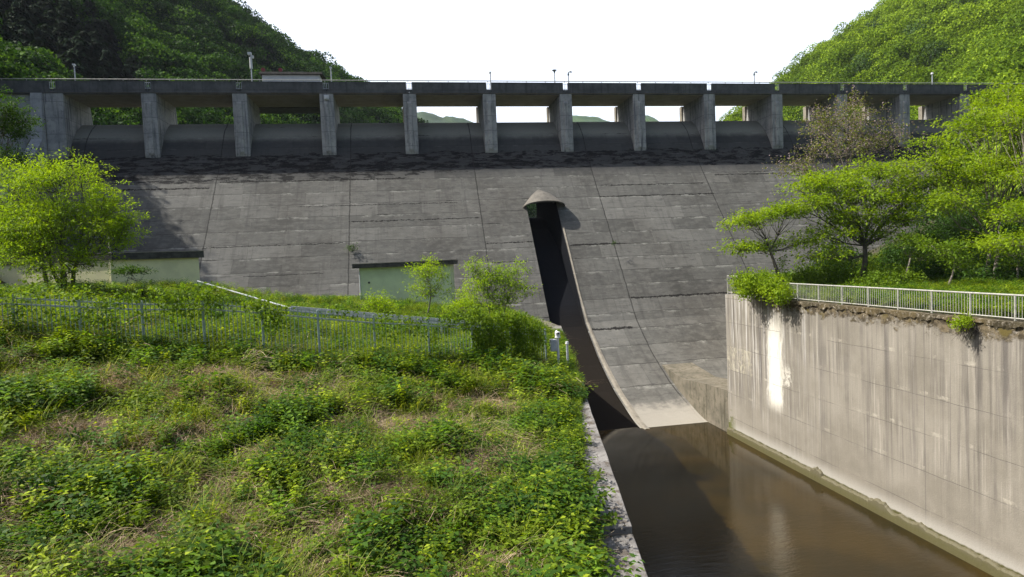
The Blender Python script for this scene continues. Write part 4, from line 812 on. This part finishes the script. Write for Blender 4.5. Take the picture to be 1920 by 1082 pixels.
vine('climbing_vine', 'small vine tufts on the fence top before the mint shed', along(7.3, 7.7, 2, 0, .3, .14, 11)+along(8.0, 9.0, 4, -.05, .28, .14, 12)+along(8, 9.3, 4, -.6, .25, .3, 13), 130, .11, 95)
# dark broad clump at the pole foot
v, f = leaf_blob([(5.4, 24.3, -4.85, 1.2, .6, .25), (6.4, 25.6, -4.75, .5, .7, .25), (6.7, 28.5, -4.7, .35, 1.2, .3)], 260, .09, .6, 97, .4); o = mesh_np('low_bush', v, f, M['weed2'] if 0 else M['vine'], loc=(5.4, 24.3, -4.9)); tag(o, 'low green bush around the foot of the instrument pole', 'bush')
# bigger leafy bushes on the slope
for k, (x, y, s_, lab) in enumerate(((330, 868, .6, 'rounded dark green bush low on the left of the slope'), (530, 700, .5, 'dark bush just below the fence near the middle'), (545, 810, .4, 'small bush in the centre of the left slope'), (40, 960, .9, 'dark bush in the lower left corner'), (130, 880, .55, 'dark green bush near the left edge of the slope'), (900, 800, .4, 'small bush left of the coping in mid slope'))):
    d = 5/( -(CF + (x-960)/FPX*CR - (y-541)/FPX*CU)[2]) * .82; p = at(x, y, d); z = zleft(p[0], p[1]); v, f = leaf_blob([(p[0], p[1], z+.2, s_, s_*.7, s_*.38), (p[0]+s_*.5, p[1]-.2, z+.12, s_*.5, s_*.5, s_*.3)], 420, .085, .5, 100+k, .4)
    o = mesh_np('slope_bush', v, f, M['darkleaf'] if k in (0, 3, 4) else M['vine'], loc=(p[0], p[1], z)); tag(o, lab, 'bush', 'bushes on the weedy slope')

# forest on the hills: clumps with leafy surfaces
def crown_variant(seed, mat, name, conifer=False, q=1500, Lf=.05):
    r = np.random.default_rng(seed)
    if conifer:
        n = q; t = r.random(n)**.8; a = r.uniform(0, 6.28, n); rad = (.05+.44*(1-t)**.8)*(.78+.22*np.sin(t*30+a*2)); C = np.stack([np.cos(a)*rad*r.uniform(.5, 1, n), np.sin(a)*rad*r.uniform(.5, 1, n), .1+t*1.0], -1)
        D = np.stack([np.cos(a), np.sin(a), -.45+0*a], -1); N = rdir(n, r)*.4+V([0, 0, 1.]); l = Lf*1.7*r.uniform(.7, 1.2, n); v, f = leaves(C, D, N, l, l*.6)
    else:
        cs = [V([0, 0, .55])] + [V([r.uniform(-.3, .3), r.uniform(-.3, .3), r.uniform(.35, .85)]) for _ in range(7)]; rs = [.42] + list(r.uniform(.2, .32, 7)); C = []; N = []
        for c, rr_ in zip(cs, rs):
            k = int(q*rr_**2/sum(x*x for x in rs)); u = rdir(k, r); u[:, 2] = np.where(u[:, 2] < -.4, -u[:, 2], u[:, 2]); C.append(c + u*rr_*r.uniform(.8, 1.06, (k, 1))); N.append(u)
        C = np.concatenate(C); N = np.concatenate(N)+rdir(len(C), r)*.55; l = Lf*r.uniform(.7, 1.4, len(C)); v, f = leaves(C, rdir(len(C), r), N, l, l*.75)
    return variant(name, v, f, mat)
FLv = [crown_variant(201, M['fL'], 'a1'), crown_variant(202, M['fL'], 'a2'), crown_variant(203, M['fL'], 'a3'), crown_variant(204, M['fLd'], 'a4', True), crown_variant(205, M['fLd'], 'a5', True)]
FRv = [crown_variant(211, M['fR'], 'b1'), crown_variant(212, M['fR'], 'b2'), crown_variant(213, M['fR'], 'b3'), crown_variant(214, M['fRd'], 'b4')]
def forest(name, label, V_, zf, n, xr, yr, smin, smax, seed, pick, ok=lambda x, y, z: True):
    r = np.random.default_rng(seed); P = []; I = []; S = []
    while len(P) < n:
        x = r.uniform(*xr); y = r.uniform(*yr); z = zf(x, y)
        if not ok(x, y, z): continue
        P.append((x, y, z-1)); I.append(pick(x, y, r)); S.append(r.uniform(smin, smax))
    rot = np.stack([0*V(S), 0*V(S), r.uniform(0, 6.28, n)], -1); return scatter(name, label, 'stuff', V_, P, rot, S, I)
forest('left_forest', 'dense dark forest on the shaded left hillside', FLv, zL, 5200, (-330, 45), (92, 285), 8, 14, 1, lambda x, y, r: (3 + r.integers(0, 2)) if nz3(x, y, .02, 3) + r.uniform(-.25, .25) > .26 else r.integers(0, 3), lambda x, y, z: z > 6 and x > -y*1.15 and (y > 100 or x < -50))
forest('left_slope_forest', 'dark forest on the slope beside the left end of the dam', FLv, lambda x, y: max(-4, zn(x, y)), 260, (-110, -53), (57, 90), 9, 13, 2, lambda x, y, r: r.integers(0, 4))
forest('right_forest', 'bright spring green forest on the sunlit right hillside', FRv, zR, 4600, (80, 380), (92, 290), 7.5, 13, 3, lambda x, y, r: 3 if r.random() < .05 else r.integers(0, 3), lambda x, y, z: z > -4 and x < y*1.35+60 and x < 380)
forest('right_slope_forest', 'green wood on the slope behind the biggest right trees', FRv, zright, 160, (58, 120), (40, 70), 6, 10, 5, lambda x, y, r: r.integers(0, 4), lambda x, y, z: y < 64)
# loose stones and leaf litter on the near coping
q = MB(); rr = random.Random(9)
for _ in range(420):
    y = rr.uniform(8.6, 22); o_ = rr.betavariate(2.2, 1.5)*.6
    if nz3(y, 5, .8, 3) + rr.uniform(-.3, .3) < -.1 and o_ < .45: continue
    x = XW(y) - o_; s_ = rr.uniform(.008, .028); z = -4.985 + (-.09 if y < 10.42 else 0); a = rr.uniform(0, 6.28); pts = [(x+math.cos(a+t)*s_*rr.uniform(.6, 1.2), y+math.sin(a+t)*s_*rr.uniform(.6, 1.2)) for t in (0, 1.3, 2.6, 3.9, 5.1)]
    n0 = [(px, py, z-.004) for px, py in pts] + [(x, y, z+s_*.9)]; q.add(n0, [(0, 1, 5), (1, 2, 5), (2, 3, 5), (3, 4, 5), (4, 0, 5)])
o = q.build('coping_debris', mossm); tag(o, 'dark crumbs of moss and gravel on the left coping', None, None, 'stuff')

# ------------------------------------------------------------------ LIGHT
sd = V([-.81, .147, 1.0]); sd /= np.linalg.norm(sd)
elev = math.asin(sd[2]); az = math.atan2(sd[0], sd[1])      # az clockwise from +Y
sun = bpy.data.lights.new('sun', 'SUN'); sun.energy = 5.0; sun.angle = R_(.53); sun.color = (1.0, .95, .86)
so = bpy.data.objects.new('sun', sun); COL.objects.link(so); so.rotation_euler = Vector(-sd).to_track_quat('-Z', 'Y').to_euler()
wd = bpy.data.worlds.new('World'); scene.world = wd; wd.use_nodes = True; nt = wd.node_tree; nt.nodes.clear()
sky = nt.nodes.new('ShaderNodeTexSky'); sky.sky_type = 'NISHITA'; sky.sun_disc = False; sky.sun_elevation = elev; sky.sun_rotation = az
sky.air_density = 1.0; sky.dust_density = 5.0; sky.ozone_density = 1.0; sky.altitude = 400
# a bright veil of thin cloud low over the valley ahead, clear blue behind
def wm(op, a, b=0., c=None):
    n = nt.nodes.new('ShaderNodeMath'); n.operation = op
    for k, v in enumerate((a, b) if c is None else (a, b, c)):
        if isinstance(v, bpy.types.NodeSocket): nt.links.new(v, n.inputs[k])
        else: n.inputs[k].default_value = v
    return n.outputs[0]
def wr(v, a, b):
    n = nt.nodes.new('ShaderNodeMapRange'); n.interpolation_type = 'SMOOTHSTEP'; nt.links.new(v, n.inputs[0]); n.inputs[1].default_value = a; n.inputs[2].default_value = b; return n.outputs[0]
tc = nt.nodes.new('ShaderNodeTexCoord'); sx = nt.nodes.new('ShaderNodeSeparateXYZ'); nt.links.new(tc.outputs['Generated'], sx.inputs[0])
cl = nt.nodes.new('ShaderNodeTexNoise'); nt.links.new(tc.outputs['Generated'], cl.inputs['Vector']); cl.inputs['Scale'].default_value = 3; cl.inputs['Detail'].default_value = 5
veil = wm('MULTIPLY', wr(sx.outputs[1], .38, .62), wr(sx.outputs[2], .80, .55)); veil = wm('MULTIPLY', veil, wm('ADD', .92, wm('MULTIPLY', cl.outputs['Fac'], .15)))
skm = nt.nodes.new('ShaderNodeMix'); skm.data_type = 'RGBA'; skm.blend_type = 'ADD'; skm.inputs[0].default_value = 1.0; skm.inputs[7].default_value = (6.6, 6.7, 6.9, 1)
vm = nt.nodes.new('ShaderNodeVectorMath'); vm.operation = 'SCALE'; vm.inputs[0].default_value = (5.7, 5.8, 6.0); nt.links.new(veil, vm.inputs[3])
nt.links.new(sky.outputs[0], skm.inputs[6]); nt.links.new(vm.outputs[0], skm.inputs[7])
bg = nt.nodes.new('ShaderNodeBackground'); bg.inputs[1].default_value = .12; wo = nt.nodes.new('ShaderNodeOutputWorld'); nt.links.new(skm.outputs[2], bg.inputs[0]); nt.links.new(bg.outputs[0], wo.inputs[0])
scene.view_settings.view_transform = 'Standard'; scene.view_settings.look = 'None'; scene.view_settings.exposure = .5; scene.view_settings.gamma = 1
scene.render.engine = 'CYCLES'; scene.cycles.max_bounces = 6; scene.cycles.diffuse_bounces = 3; scene.cycles.transmission_bounces = 4; scene.cycles.use_denoising = True

# ------------------------------------------------------------------ AIR
hz = MB().box(-900, -60, -20.5, 1100, 1400, 340).build('haze', None); tag(hz, 'thin pale valley air', None, None, 'stuff')
hm = bpy.data.materials.new('air'); hm.use_nodes = True; hn = hm.node_tree; hn.nodes.clear(); ho_ = hn.nodes.new('ShaderNodeOutputMaterial'); pv = hn.nodes.new('ShaderNodeVolumePrincipled')
pv.inputs['Color'].default_value = (.80, .88, 1, 1); pv.inputs['Density'].default_value = .00009; hn.links.new(pv.outputs[0], ho_.inputs['Volume']); hz.data.materials.append(hm)
scene.cycles.volume_bounces = 0
